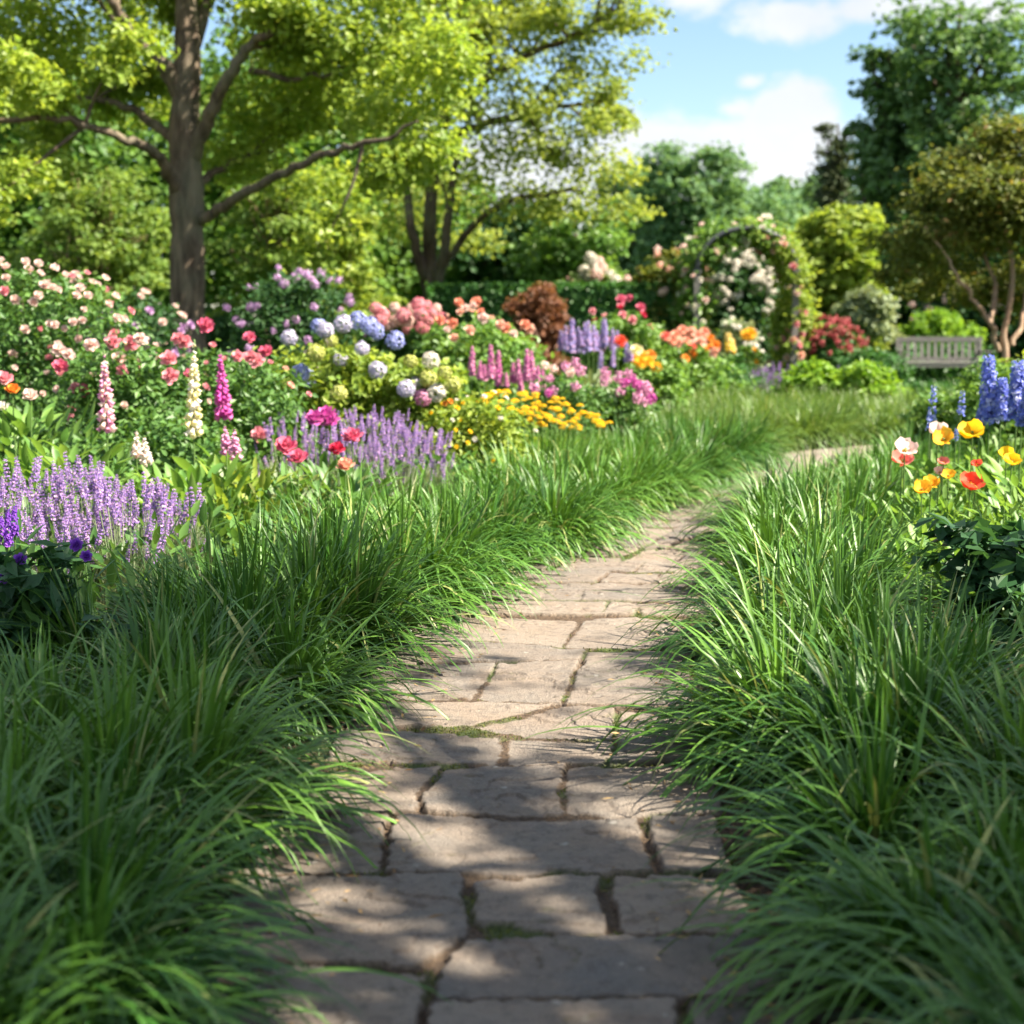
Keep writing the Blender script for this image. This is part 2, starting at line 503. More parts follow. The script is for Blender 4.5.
def hyd_mesh(col, var=0, n=110, flat=.85):
    def f():
        mb = MB(); d = rdir(n * 3); d = d[d[:, 2] > -.6][:n * 2]
        rr = (rng.uniform(.78, 1.08, len(d)) * (.86 + .3 * fbm(d[:, 0] * 1.6 + var * 7 + 20, d[:, 1] * 1.6 + d[:, 2] + 20, 5)))[:, None]
        c = d * rr * [1, 1, flat]; a = nrm(np.cross(d, rdir(len(d)))); b = np.cross(d, a); r = rng.random(len(d))
        for e, g in ((a, b), (a + b, b - a), ):
            leaves(mb, c, nrm(e), nrm(d + rdir(len(d)) * .45), .34, .26, r, .15)
            leaves(mb, c * .95, nrm(g), nrm(d + rdir(len(d)) * .45), .34, .26, r, .15)
        return mb.mesh('hydrangea_head', MT[col], False)
    return cached(('hyd', col, var), f)


def spike_mesh(kind, cols, H, rad, n, fl, var=0, bare=.0, taper=.75, stemr=.004, tiers=0, top='stem'):
    """flower spike from z=0 to H: florets wound round a stem"""
    def f():
        mb = MB(); tube(mb, [(0, 0, -.02), (0, 0, H)], [stemr, stemr * .5], 5, .5, True, 0)
        t = np.sort(rng.random(n)) ** 1.05
        if tiers: t = (np.floor(t * tiers) + .5 * rng.random(n) ** 1.5) / tiers
        az = np.arange(n) * 2.4 + rng.normal(size=n) * .3
        rr = rad * (1 - taper * t ** 1.7) * rng.uniform(.75, 1.1, n)
        o = np.stack([np.cos(az), np.sin(az), np.zeros(n)], -1)
        c = o * rr[:, None] * .8 + np.stack([0 * t, 0 * t, (bare + (1 - bare) * t) * H], -1)
        s = fl * (1 - .6 * t ** 1.5)
        r = rng.random(n)
        for mi in range(1, len(cols)):
            sel = (np.arange(n) % (len(cols) - 1)) == mi - 1
            cs, os_, ss, rs = c[sel], o[sel], s[sel], r[sel]
            if kind == 'bell':
                for cc, oo, s_, r_ in zip(cs, os_, ss, rs):
                    dd = nrm(oo * .75 + np.array([0, 0, -.65])); base = cc - oo * rad * .5
                    tube(mb, [base, base + dd * s_ * .5, base + dd * s_ * 1.1, base + dd * s_ * 1.3], [s_ * .14, s_ * .3, s_ * .36, s_ * .52], 7, r_, False, mi)
            else:
                for q in range(3 if kind == 'floret' else 2):
                    nn = nrm(os_ + rdir(len(cs)) * .5 + [0, 0, .25]); d = nrm(np.cross(nn, rdir(len(cs))))
                    leaves(mb, cs + rng.normal(size=cs.shape) * fl * .12, d, nn, ss, ss * .75, rs, .25, mi)
        if top:
            for i in range(5):
                tube(mb, [(0, 0, H * (.97 + .012 * i)), (0, 0, H * (.985 + .012 * i))], [stemr * 1.8, stemr], 5, .5, True, 0)
        return mb.mesh('flower_spike', [MT[c_] for c_ in cols], kind == 'bell')
    return cached((kind, tuple(cols), H, var), f)


def yarrow_mesh(col):
    def f():
        mb = MB(); n = 90
        a = np.arange(n) * 2.4; r = np.sqrt(np.arange(n) / n)
        c = np.stack([r * np.cos(a), r * np.sin(a), .5 * (1 - r * r) + rng.normal(size=n) * .07], -1)
        for q in range(2):
            nn = nrm(rdir(n) * .5 + [0, 0, 1]); leaves(mb, c, nrm(np.cross(nn, rdir(n))), nn, .26, .24, rng.random(n), .15)
        for i in range(8):
            tube(mb, [(0, 0, -.7), (.55 * math.cos(i * .785), .55 * math.sin(i * .785), .02)], [.03, .02], 4, .5, False, 1)
        return mb.mesh('yarrow_head', [MT[col], MT['stem']], False)
    return cached(('yarrow', col), f)


def puff_mesh(col, n=60):
    def f():
        mb = MB(); d = rdir(n); nn = nrm(d + rdir(n) * .4)
        leaves(mb, d * rng.uniform(.3, .95, n)[:, None], nrm(np.cross(nn, rdir(n))), nn, .6, .42, rng.random(n), .2)
        return mb.mesh('blossom_cluster', MT[col], False)
    return cached(('puff', col), f)


def put(parent, name, me, p, face=None, size=.05, spin=None):
    """a copy of a blossom mesh as a child, its +z turned to `face`"""
    p = np.asarray(p, float) - np.array(parent.location)
    e = Vector(face if face is not None else (0, 0, 1)).to_track_quat('Z', 'Y').to_euler()
    q = Euler((0, 0, random.random() * 6.28 if spin is None else spin)).to_matrix()
    rot = (e.to_matrix() @ q).to_euler()
    return link(name, me, parent, p, rot, size)


# ================================================================== SETTING
# ground -----------------------------------------------------------
k = NT('garden_soil')
a = k.noise(1.2, 5, .6, k.pos()); b = k.noise(38, 6, .7, k.pos()); c_ = k.noise(.18, 3, .5, k.pos())
col = k.mix(k.ramp(b, .35, .68), (.028, .019, .013), (.105, .068, .042)); sx = k.n('ShaderNodeSeparateXYZ'); k.l(k.pos(), sx.inputs[0])
col = k.mix(k.ramp(a, .5, .7), col, (.045, .075, .022)); col = k.mix(k.ramp(sx.outputs[1], 21, 23), col, k.mix(k.ramp(b, .35, .65), (.022, .055, .012), (.07, .12, .03)))
gm = k.done(k.bsdf(col, .95, .1, b, .8, .03))
mb = MB()
xs = np.concatenate([[-900, -300, -120, -60], np.linspace(-34, 34, 90), [60, 120, 300, 900]])
ys = np.concatenate([[-300, -80, -30], np.linspace(-8, 70, 100), [110, 200, 450, 1200]])
X, Y = np.meshgrid(xs, ys); Z = -0.035 + 0 * X + .03 * (fbm(X * .9, Y * .9, 3) - .47) * (np.abs(X) < 40)
nx, ny = len(xs), len(ys)
i = (np.arange(ny - 1)[:, None] * nx + np.arange(nx - 1)[None]).ravel()
mb.add(np.stack([X, Y, Z], -1).reshape(-1, 3), np.stack([i, i + 1, i + nx + 1, i + nx], -1))
tag(mb.build('ground', gm), 'dark mulched soil of the garden beds', kind='structure')

# path ---------------------------------------------------------------
PC = np.array([(-.6, -.02), (2.4, -.02), (4, .0), (5.2, .1), (6.5, .31), (7.7, .58), (9.0, 1.03), (10.3, 1.50), (12.6, 2.45), (13.9, 3.2), (14.8, 4.25), (15.2, 5.6), (15.35, 7.5)])  # (y, x)


def stone_px(*pts): return [tuple(gnd(x, y)[:2]) for x, y in pts]


LE, RE = 262, 735
stones = [
    stone_px((200, 968), (423, 974), (421, 1002), (418, 1120), (150, 1120)),
    stone_px((433, 1006), (620, 1005), (676, 1003), (686, 1110), (426, 1120)),
    stone_px((690, 1002), (800, 1001), (830, 1110), (698, 1110)),
    stone_px((436, 1001), (438, 973), (465, 941), (523, 939), (611, 939), (704, 940), (760, 940), (785, 997), (631, 999), (460, 1002)),
    stone_px((235, 876), (462, 874), (466, 931), (421, 967), (205, 963)),
    stone_px((475, 885), (484, 881), (599, 879), (603, 936), (562, 935), (504, 924), (474, 922)),
    stone_px((614, 876), (735, 880), (755, 936), (619, 934)),
    stone_px((396, 817), (633, 818), (651, 874), (494, 875), (387, 870)),
    stone_px((275, 820), (386, 817), (379, 869), (240, 873)),
    stone_px((646, 819), (715, 817), (735, 875), (660, 873)),
    stone_px((570, 769), (715, 765), (722, 814), (602, 816), (565, 811)),
    stone_px((445, 768), (567, 765), (557, 792), (561, 815), (423, 813), (420, 797), (432, 784)),
    stone_px((320, 773), (438, 763), (416, 790), (413, 813), (290, 816)),
    stone_px((340, 733), (497, 735), (500, 750), (495, 763), (325, 760)),
    stone_px((508, 737), (611, 740), (605, 764), (508, 763)),
    stone_px((618, 739), (700, 738), (712, 763), (612, 764)),
    stone_px((621, 710), (690, 710), (698, 736), (617, 736)),
    stone_px((473, 725), (555, 709), (615, 707), (609, 738), (521, 734)),
    stone_px((355, 700), (486, 699), (557, 703), (471, 723), (345, 729)),
    stone_px((476, 697), (499, 664), (577, 662), (560, 703)),
    stone_px((370, 667), (495, 664), (469, 697), (357, 697)),
    stone_px((587, 651), (690, 652), (692, 708), (566, 705)),
    stone_px((400, 641), (486, 641), (585, 649), (578, 661), (499, 662), (380, 665)),
    stone_px((420, 617), (491, 617), (577, 621), (561, 646), (486, 639), (410, 638)),
    stone_px((583, 621), (680, 618), (688, 648), (566, 646)),
]
y0 = 6.55                                                          # farther on, courses follow the path
rs = random.Random(3)


def pcx(y): return float(np.interp(y, PC[:9, 0], PC[:9, 1]))


while y0 < 13.0:
    h = rs.uniform(.26, .5); sk = rs.uniform(-.05, .05)
    cuts = [-.72] + sorted(rs.sample([-.38, -.2, -.05, .1, .25, .42], rs.choice([1, 2, 2]))) + [.72]
    for a_, b_ in zip(cuts[:-1], cuts[1:]):
        if b_ - a_ < .12: continue
        c0, c1 = pcx(y0), pcx(y0 + h); j = lambda: rs.uniform(-.025, .025)
        if rs.random() < .3 and b_ - a_ > .5:
            m_ = h * rs.uniform(.4, .6)
            stones.append([(c0 + a_, y0 + j()), (c0 + b_, y0 + sk), (c0 + b_, y0 + m_), (c0 + a_, y0 + m_ + j())])
            stones.append([(c0 + a_, y0 + m_ + .03), (c0 + b_, y0 + m_ + .03), (c1 + b_, y0 + h + sk), (c1 + a_, y0 + h)])
        else:
            stones.append([(c0 + a_ + j() + .01, y0 + j() * .5 + .012), (c0 + b_ - .012 + j(), y0 + sk * .3 + .012), (c1 + b_ - .012 + j(), y0 + h - .01 + sk * .3), (c1 + a_ + .012 + j(), y0 + h - .012)])
    y0 += h + .02
yb = 2.45
while yb > -1:                                                     # under and behind the viewer
    h = rs.uniform(.4, .55)
    cut = rs.uniform(-.2, .3)
    stones += [[(-.8, yb - h), (cut - .02, yb - h), (cut - .015, yb - .03), (-.8, yb - .02)], [(cut + .02, yb - h), (.8, yb - h), (.8, yb - .02), (cut + .02, yb - .02)]]
    yb -= h + .02

k = NT('flagstone'); p_ = k.pos(); sid = k.attr('rnd'); jt = k.attr('joint'); ms = k.attr('moss')
n1 = k.noise(3.2, 8, .62, p_, .6); n2 = k.noise(26, 7, .7, p_); n3 = k.noise(120, 4, .7, p_); n4 = k.noise(1.1, 3, .5, p_)
st = k.mix(sid, (.255, .214, .174), (.136, .128, .120)); st = k.mix(k.ramp(n1, .38, .66, 0, .8), st, (.240, .182, .136))
st = k.mix(k.ramp(n2, .50, .70, 0, .75), st, (.088, .076, .066)); st = k.mix(k.ramp(n3, .54, .68, 0, .6), st, (.33, .28, .23))
st = k.mix(k.ramp(n4, .5, .72, 0, .35), st, (.15, .135, .125))
vor = k.n('ShaderNodeTexVoronoi'); vor.inputs['Scale'].default_value = 9; k.l(p_, vor.inputs['Vector'])
lich = k.n('ShaderNodeMath', operation='MULTIPLY'); k.l(k.ramp(vor.outputs['Distance'], .16, .08), lich.inputs[0]); k.l(k.ramp(n2, .5, .6), lich.inputs[1])
st = k.mix(lich.outputs[0], st, (.36, .34, .30))
so = k.mix(k.ramp(n3, .38, .62), (.028, .019, .013), (.13, .085, .05)); so = k.mix(k.ramp(ms, .5, .62), so, k.mix(k.ramp(n3, .4, .6), (.03, .05, .012), (.09, .115, .03)))
col = k.mix(jt, st, so)
bm_ = k.n('ShaderNodeMath', operation='MULTIPLY_ADD'); k.l(n2, bm_.inputs[0]); bm_.inputs[1].default_value = .7; k.l(n3, bm_.inputs[2])
pm = k.done(k.bsdf(col, k.ramp(n2, .3, .7, .6, .85), .35, bm_.outputs[0], .9, .014))


def path_patch(mb, y_a, y_b, res, extra, hw=.82):
    ysn = np.arange(y_a, y_b + res * .5, res); xsn = np.arange(-hw, hw, res)
    cx = np.array([pcx(v) for v in ysn])
    X = cx[:, None] + xsn[None]; Y = ysn[:, None] + 0 * X
    x = X.ravel(); y = Y.ravel()
    wx = x + .016 * (fbm(x * 7, y * 7, 1) - .47) * 2 + .014 * (fbm(x * 34, y * 34, 5) - .47) * 2
    wy = y + .016 * (fbm(x * 7, y * 7, 2) - .47) * 2 + .014 * (fbm(x * 34, y * 34, 6) - .47) * 2
    best = np.full(len(x), -1.); sid = np.zeros(len(x)); tilt = np.zeros(len(x))
    for n_, p in enumerate(stones):
        pa = np.array(p)
        if pa[:, 1].max() < y_a - .1 or pa[:, 1].min() > y_b + .1: continue
        rr = random.Random(n_ * 7 + 1); d = polydist(wx, wy, p)
        m = d > best; best[m] = d[m]; sid[m] = rr.random()
        tl = rr.uniform(-.004, .003) + (x - pa[:, 0].mean()) * rr.uniform(-.006, .006) + (y - pa[:, 1].mean()) * rr.uniform(-.008, .008)
        tilt[m] = tl[m]
    edge = np.clip((best + .002) / .005, 0, 1); edge = np.sqrt(np.clip(1 - (1 - edge) ** 2, 0, 1))
    # cleft: sheets of slate broken away in steps along wandering lines
    cl = fbm(x * 2.3 + 9, y * 3.4, 31, 5) + sid * .35
    step = np.zeros(len(x))
    for lv, hgt in ((.50, .008), (.60, .007), (.72, .006)):
        step += hgt * np.clip((cl - lv) / .006, 0, 1)
    se = sum(np.clip(1 - np.abs(cl - lv - .001) / .007, 0, 1) for lv in (.5, .6, .72)); ck = np.abs(fbm(x * 1.9 + 40, y * 3.1 + 7, 51, 5) - .49 + (sid - .5) * .3); step -= .006 * np.clip(1 - ck / .0035, 0, 1) * (fbm(x * 1.3, y * 1.3, 57, 2) > .36)
    rough = .003 * (fbm(x * 9, y * 9, 12, 5) - .47) + .0025 * (fbm(x * 60, y * 60, 14, 3) - .45)
    soil = -.021 + .016 * fbm(x * 26, y * 26, 21, 4) + .012 * fbm(x * 90, y * 90, 22, 2)
    z = soil * (1 - edge) + edge * (tilt + step - .008 + rough)
    jt = np.clip(1 - (best + .002) / .005, 0, 1); jt = np.maximum(jt, .75 * np.clip(1 - ck / .003, 0, 1) * (fbm(x * 1.3, y * 1.3, 57, 2) > .36)); jt = np.maximum(jt, .5 * se * (fbm(x * 8, y * 8, 61, 2) > .4)); mo = fbm(x * 5 + 4, y * 5, 41, 4)
    nx_, ny_ = len(xsn), len(ysn)
    i = (np.arange(ny_ - 1)[:, None] * nx_ + np.arange(nx_ - 1)[None]).ravel()
    mb.add(np.stack([x, y, z], -1), np.stack([i, i + 1, i + nx_ + 1, i + nx_], -1), sid)
    extra['joint'].append(jt); extra['moss'].append(mo)
    return x, y, z, best, mo


mb = MB(); ex = {'joint': [], 'moss': []}
jx = [path_patch(mb, 2.5, 5.5, .0065, ex), path_patch(mb, 5.5, 8.5, .009, ex), path_patch(mb, 8.5, 12.62, .016, ex), path_patch(mb, -.8, 2.5, .014, ex)]
tag(mb.build('path', pm, extra={q: np.concatenate(v) for q, v in ex.items()}), 'irregular brown grey flagstone path winding between grass borders', kind='structure')
# the far bend of the path, a plain swept strip of the same stone
mb = MB(); pp = spline(np.stack([PC[8:, 1], PC[8:, 0], 0 * PC[8:, 0]], -1), 10); tg_ = nrm(np.gradient(pp, axis=0)); sd_ = np.stack([tg_[:, 1], -tg_[:, 0], 0 * tg_[:, 0]], -1)
ac = np.linspace(-.7, .7, 40); g = pp[:, None] + sd_[:, None] * ac[None, :, None]; g = g.reshape(-1, 3)
jn = np.clip(1 - np.abs(((g[:, 0] * .9 + g[:, 1] * .55 + .1 * fbm(g[:, 0] * 3, g[:, 1] * 3, 3)) / .42) % 1 - .5) * -2 - .93, 0, .0) if False else np.clip((fbm(g[:, 0] * 6, g[:, 1] * 6, 9) - .62) * 8, 0, 1)
g[:, 2] = -.006 + .01 * (fbm(g[:, 0] * 8, g[:, 1] * 8, 5) - .47) - .015 * jn
i = (np.arange(len(pp) - 1)[:, None] * 40 + np.arange(39)[None]).ravel()
mb.add(g, np.stack([i, i + 1, i + 41, i + 40], -1), fbm(g[:, 0] * 2, g[:, 1] * 2, 19))
tag(mb.build('path', pm, extra={'joint': jn, 'moss': 0 * jn}), 'far stone bend of the path turning right behind the grass', kind='structure')

# moss and litter ------------------------------------------------------
mb = MB(); ct = []
for x, y, z, best, mo in jx[:3]:
    m = (best < -.008) & (mo > .50) & (np.abs(x - np.array(np.interp(y, PC[:9, 0], PC[:9, 1]))) < .62)
    idx = np.flatnonzero(m); idx = rng.choice(idx, min(len(idx), 1800), replace=False)
    ct.append(np.stack([x[idx], y[idx], z[idx]], -1))
ct = np.concatenate(ct); n = len(ct)
ribbons(mb, ct + rng.normal(size=(n, 3)) * [.004, .004, 0], rng.uniform(0, 6.28, n), rng.uniform(0, 1.1, n), rng.uniform(.004, .012, n), rng.uniform(.003, .006, n), rng.uniform(0, 1, n), 2)
tag(mb.build('moss', leafmat('moss', (.035, .055, .012), (.11, .125, .03), .25, .8, .1)), 'low green moss growing in the joints of the flagstones', 'moss', kind='stuff')
mb = MB(); n = 750
yl = rng.uniform(2.5, 9, n); sgn = np.where(rng.random(n) < .5, -1, 1)
xl_ = np.interp(yl, PC[:9, 0], PC[:9, 1]) + sgn * (.56 - np.abs(rng.normal(size=n)) * .14)
dd_ = rng.normal(size=(n, 3)) * [1, 1, .1]; nn_ = nrm(rng.normal(size=(n, 3)) * .25 + [0, 0, 1])
leaves(mb, np.stack([xl_, yl, np.full(n, .008)], -1), dd_, nn_, rng.uniform(.012, .05, n), rng.uniform(.003, .012, n), rng.random(n), .2)
tag(mb.build('leaf_litter', leafmat('dry_leaf', (.09, .05, .025), (.34, .24, .12), .2, .8, .15)), 'dry leaf scraps and straw scattered along the path edges', 'leaf litter', kind='stuff')

# grass borders ---------------------------------------------------------
LEFT = [(-.75, .6), (-.74, 3), (-.71, 4.2), (-.58, 5.2), (-.36, 6.5), (.0, 7.6), (.58, 9.0), (1.08, 10.3), (2.0, 12.7), (2.6, 14.2), (1.2, 14.2), (.95, 13), (.55, 11.5), (-.45, 9.4), (-1.15, 7.3), (-1.5, 5.8), (-1.62, 4.7), (-1.8, 3.8), (-2.0, 3), (-2.2, .6)]
FAR = [(2.75, 14.5), (3.2, 15.1), (4.2, 15.6), (5.6, 15.95), (7.5, 16.05), (7.5, 18.6), (4.5, 19.8), (2.4, 20.2), (1.75, 18.6), (1.45, 16), (1.2, 14.4)]
RIGHT = [(.73, .6), (.73, 3), (.75, 4.2), (.82, 5.2), (1.0, 6.5), (1.14, 7.7), (1.45, 8.8), (1.9, 10.2), (2.85, 11.8), (3.6, 12.8), (4.6, 13.6), (7.2, 14.2), (7.2, 13.2), (4.6, 12.3), (3.3, 11), (2.5, 9), (1.95, 7.5), (1.68, 6.2), (1.7, 5.2), (1.9, 4.3), (2.4, 3.2), (2.4, .6)]


def grass(name, label, poly, mat, spacing, per, L, W, segs=5, low=None):
    pa = np.array(poly); lo, hi = pa.min(0), pa.max(0)
    cs = []; gx = np.arange(lo[0], hi[0] + spacing, spacing); gy = np.arange(lo[1], hi[1] + spacing, spacing * .87)
    for r_, y in enumerate(gy):
        for x in gx: cs.append((x + (r_ % 2) * spacing / 2, y))
    cs = np.array(cs) + rng.normal(size=(len(cs), 2)) * spacing * .17
    d = polydist(cs[:, 0], cs[:, 1], poly); cs = cs[d > .06]
    e_ = .03; gx_ = polydist(cs[:, 0] + e_, cs[:, 1], poly) - polydist(cs[:, 0] - e_, cs[:, 1], poly); gy_ = polydist(cs[:, 0], cs[:, 1] + e_, poly) - polydist(cs[:, 0], cs[:, 1] - e_, poly)
    og = -nrm(np.stack([gx_, gy_], -1)); ow = np.clip(1 - polydist(cs[:, 0], cs[:, 1], poly) / .42, 0, 1) * .75
    mb = MB(); nC = len(cs)
    ch = rng.uniform(.78, 1.16, nC) * (low(cs[:, 0], cs[:, 1]) if low else 1); cr = rng.random(nC); caz = rng.uniform(0, 6.28, nC); cb = spacing * .34
    idx = np.repeat(np.arange(nC), per); n = len(idx)
    ra = rng.uniform(0, 6.283, n); q = rng.random(n) ** .75; rr = q * cb
    b = np.stack([cs[idx, 0] + rr * np.cos(ra), cs[idx, 1] + rr * np.sin(ra), .07 * (1 - q)], -1)
    az = ra + rng.normal(size=n) * .55
    wv = (ow[idx] * rng.uniform(.3, 1.2, n))[:, None]; av = np.stack([np.cos(az), np.sin(az)], -1) * (1 - np.minimum(wv, 1)) + og[idx] * wv; az = np.arctan2(av[:, 1], av[:, 0])
    tilt = np.clip(.12 + .95 * q + .3 * ow[idx] + rng.normal(size=n) * .2, .02, 1.35)
    tilt = np.clip(tilt + .16 * np.cos(az - caz[idx]), .01, 1.4)
    ln = rng.uniform(L[0], L[1], n) * ch[idx] * (.70 + .38 * q) * (1 - .35 * (rng.random(n) < .3) * rng.random(n))
    droop = rng.uniform(.6, 3.2, n) * (.6 + 1.0 * np.sin(np.minimum(tilt, 1.5)))
    rnd = np.clip(.4 * cr[idx] + .5 * rng.random(n), 0, .85); rnd[rng.random(n) < .045] = .95
    ribbons(mb, b, az, tilt, ln, rng.uniform(W[0], W[1], n) * np.where(rng.random(n) < .3, .7, 1), droop, segs, rnd, .8, .3)
    return tag(mb.build(name, MT[mat]), label, 'ornamental grass', kind='stuff')


grass('border_grass', 'tussocky arching green grass border along the left edge of the path', LEFT, 'grass', .36, 250, (.40, .69), (.012, .0235), 9)
grass('border_grass', 'arching green grass border along the right edge of the path', RIGHT, 'grass', .36, 250, (.40, .69), (.012, .0235), 9, lambda x, y: np.where(x > 2.55, .9, np.interp(y, [8, 9.5, 10.6, 11.6, 14], [1, .96, .78, .55, .55])))
grass('border_grass', 'far soft grass mound curving round the bend of the path', FAR, 'grass_far', .40, 360, (.36, .60), (.013, .023), 6)

# ================================================================== TREES
rng = np.random.default_rng(21); random.seed(8)


def branch_twigs(mb, pts, r0, n, ln, seed_out, up=.25):
    pts = np.asarray(pts)
    for _ in range(n):
        t = rng.uniform(.35, 1.0); i = min(len(pts) - 1, int(t * (len(pts) - 1)))
        tg = nrm(pts[i] - pts[max(0, i - 1)]) if i else np.array([0, 0, 1.])
        d = nrm(tg * .6 + rdir(1)[0] * .9 + np.array([0, 0, up])); L = rng.uniform(*ln)
        q = [pts[i]]
        for s_ in range(3): d = nrm(d + rdir(1)[0] * .25); q.append(q[-1] + d * L / 3)
        tube(mb, spline(q, 2), np.linspace(r0 * .35, r0 * .08, 7), 5); seed_out.append(q[-1]); seed_out.append(q[-2])


def limb_tree(name, label, Y, trunk, limbs, lobes, leaf, bark, n, L, W, extra_group=None, twigs=9, bare=(0,)):
    base = np.array([at(trunk[0][0], trunk[0][1], Y)[0], Y, 0.])
    t = thing(name, label, 'tree', base, extra_group)
    mbT = MB()
    tp = [base - [0, 0, .05]] + [at(px, py, Y + dy) for px, py, dy, r in trunk]
    rr = [trunk[0][3] * 1.35] + [r for *_, r in trunk]
    sp = spline(tp, 5); ri = np.interp(np.linspace(0, 1, len(sp)), np.linspace(0, 1, len(rr)), rr)
    ri = ri * (1 + .04 * rng.normal(size=len(ri))); tube(mbT, sp, ri, 12); mbT.build('trunk', MT[bark], t)
    tips = []
    for li, lb in enumerate(limbs):
        m = MB(); q = [at(px, py, Y + dy) for px, py, dy, r in lb]; sp = spline(q, 5)
        sp[1:] += rng.normal(size=sp[1:].shape) * .02
        ri = np.interp(np.linspace(0, 1, len(sp)), np.linspace(0, 1, len(lb)), [r for *_, r in lb])
        tube(m, sp, ri, 8); branch_twigs(m, sp, lb[0][3], 1 if li in bare else twigs, (.7, 1.8), tips); m.build('limb', MT[bark], t)
    W_ = []
    for px, py, dy, rx, rz in lobes:
        c = at(px, py, Y + dy); s_ = (Y + dy) / FPX
        W_.append([*c, rx * s_, max(rx, rz) * s_ * .9, rz * s_])
    for c in tips: W_.append([*c, .36, .36, .26])
    m = MB(); lobe_leaves(m, W_, n, L, W, up=.75, cl=.30, per=12)
    m.build('crown', MT[leaf], t, False)
    return t


limb_tree('maple_tree', 'tall shade tree with stout grey brown trunk and spreading limbs behind the rose bushes', 21,
          [(187, 335, 0, .27), (187, 260, 0, .25), (186, 200, 0, .245), (184, 130, 0, .22), (187, 60, 0, .19), (186, 0, .1, .16), (190, -80, .2, .12), (200, -170, .2, .06)],
          [[(197, 222, 0, .085), (225, 205, -.5, .075), (262, 183, -1.1, .065), (300, 165, -1.7, .055), (336, 150, -2.2, .045), (380, 140, -2.6, .03), (420, 120, -2.8, .015)],
           [(190, 160, 0, .12), (210, 115, -.3, .10), (228, 75, -.6, .085), (250, 45, -.8, .07), (275, 25, -1, .05), (310, -20, .6, .04), (340, -80, .6, .02)],
           [(182, 195, 0, .095), (168, 172, -.4, .085), (152, 152, -.8, .075), (120, 137, -1.3, .06), (92, 128, -1.7, .05), (50, 118, -2, .04), (-10, 122, -1.7, .04), (-80, 118, -2, .02)],
           [(178, 142, 0, .08), (150, 120, .5, .07), (115, 103, .9, .05), (60, 92, 1.2, .04), (10, 70, 1.6, .02)],
           [(180, 100, 0, .12), (165, 68, -.2, .11), (145, 50, -.4, .09), (122, 20, -.7, .075), (108, -10, -.9, .06), (80, -70, -1.2, .03)],
           [(192, 190, 0, .07), (215, 170, .8, .055), (245, 158, 1.4, .04), (285, 145, 2, .025)],
           [(188, 60, 0, .10), (205, 10, .4, .08), (225, -50, .8, .05)],
           [(250, 70, .3, .05), (290, 78, -.2, .04), (330, 72, -.5, .025), (375, 60, -.8, .012)]],
          [(330, 80, .9, 62, 28), (400, 100, -1.2, 55, 36), (420, 150, -2., 40, 22), (370, 40, -.5, 70, 40), (290, 40, 1.8, 60, 35), (260, 110, 2.4, 45, 30), (330, 118, .6, 45, 12), (330, 190, 2.5, 50, 16),
           (70, 60, 2.2, 60, 30), (20, 30, .5, 60, 34), (130, 100, 2.5, 45, 22), (30, 95, 0, 50, 20), (40, 165, .6, 50, 16), (210, -60, .5, 110, 45), (20, -50, 0, 110, 45), (140, 20, 2.4, 40, 30),
           (-60, 90, -1.5, 60, 40), (380, -60, 0, 100, 60), (440, 60, -2, 40, 35), (10, 175, -1, 40, 18), (240, 160, 1.6, 45, 20), (390, 170, -2.1, 35, 18)],
          'maple', 'bark', 46000, .115, .09, None, 3)

limb_tree('elm_tree', 'airy yellow green tree with dark stems forking low and a wispy crown against sky', 29,
          [(432, 305, 0, .20), (430, 280, 0, .17), (429, 250, 0, .14), (430, 205, -.3, .125), (436, 150, 0, .13), (452, 90, .4, .12), (462, 30, .5, .09), (470, -60, .5, .05)],
          [[(436, 290, 0, .11), (444, 250, -.4, .10), (449, 200, -.4, .085), (458, 150, 0, .06)], [(432, 285, 0, .10), (445, 262, -.3, .085), (465, 235, -.6, .07), (490, 210, -1, .06), (530, 195, -1.4, .05), (580, 190, -1.8, .03)],
           [(426, 285, 0, .12), (417, 255, -.2, .10), (410, 220, -.3, .09), (402, 170, 0, .075), (380, 110, 1.2, .05)],
           [(450, 110, .4, .11), (475, 92, 0, .10), (490, 75, -.2, .085), (520, 58, -.4, .07), (560, 40, -.8, .055), (600, 18, -1, .04), (640, -5, -1.2, .02)],
           [(440, 140, .3, .10), (470, 128, 0, .085), (510, 118, -.5, .07), (550, 108, -1, .05), (600, 100, -1.4, .03)],
           [(478, 88, 0, .06), (490, 50, .3, .05), (498, 10, .5, .035), (505, -40, .6, .02)],
           [(460, 60, .4, .08), (440, 20, .9, .05), (420, -40, 1, .03)]],
          [(500, 40, 0, 65, 30), (560, 20, -.8, 60, 22), (615, 15, -1, 40, 18), (520, 100, -.6, 60, 26), (575, 85, -1.2, 45, 18), (600, 120, -1.4, 40, 16), (480, 150, 0, 60, 30),
           (545, 145, -1, 55, 22), (590, 165, -1.5, 45, 18), (500, 195, -.8, 60, 22), (560, 200, -1.4, 50, 18), (625, 175, -1.8, 28, 12), (640, 210, -1.8, 22, 10), (420, 190, 2.6, 50, 30),
           (410, 110, 2, 55, 36), (430, 30, .8, 70, 45), (460, -40, .5, 120, 50), (395, 225, 2.4, 45, 20), (470, 240, 1.5, 36, 14), (610, 60, -1, 40, 12), (640, 8, -1.2, 25, 10), (620, 205, -1.7, 30, 14)],
          'maple2', 'bark_dark', 24000, .125, .09, None, 10, (0, 1, 2))


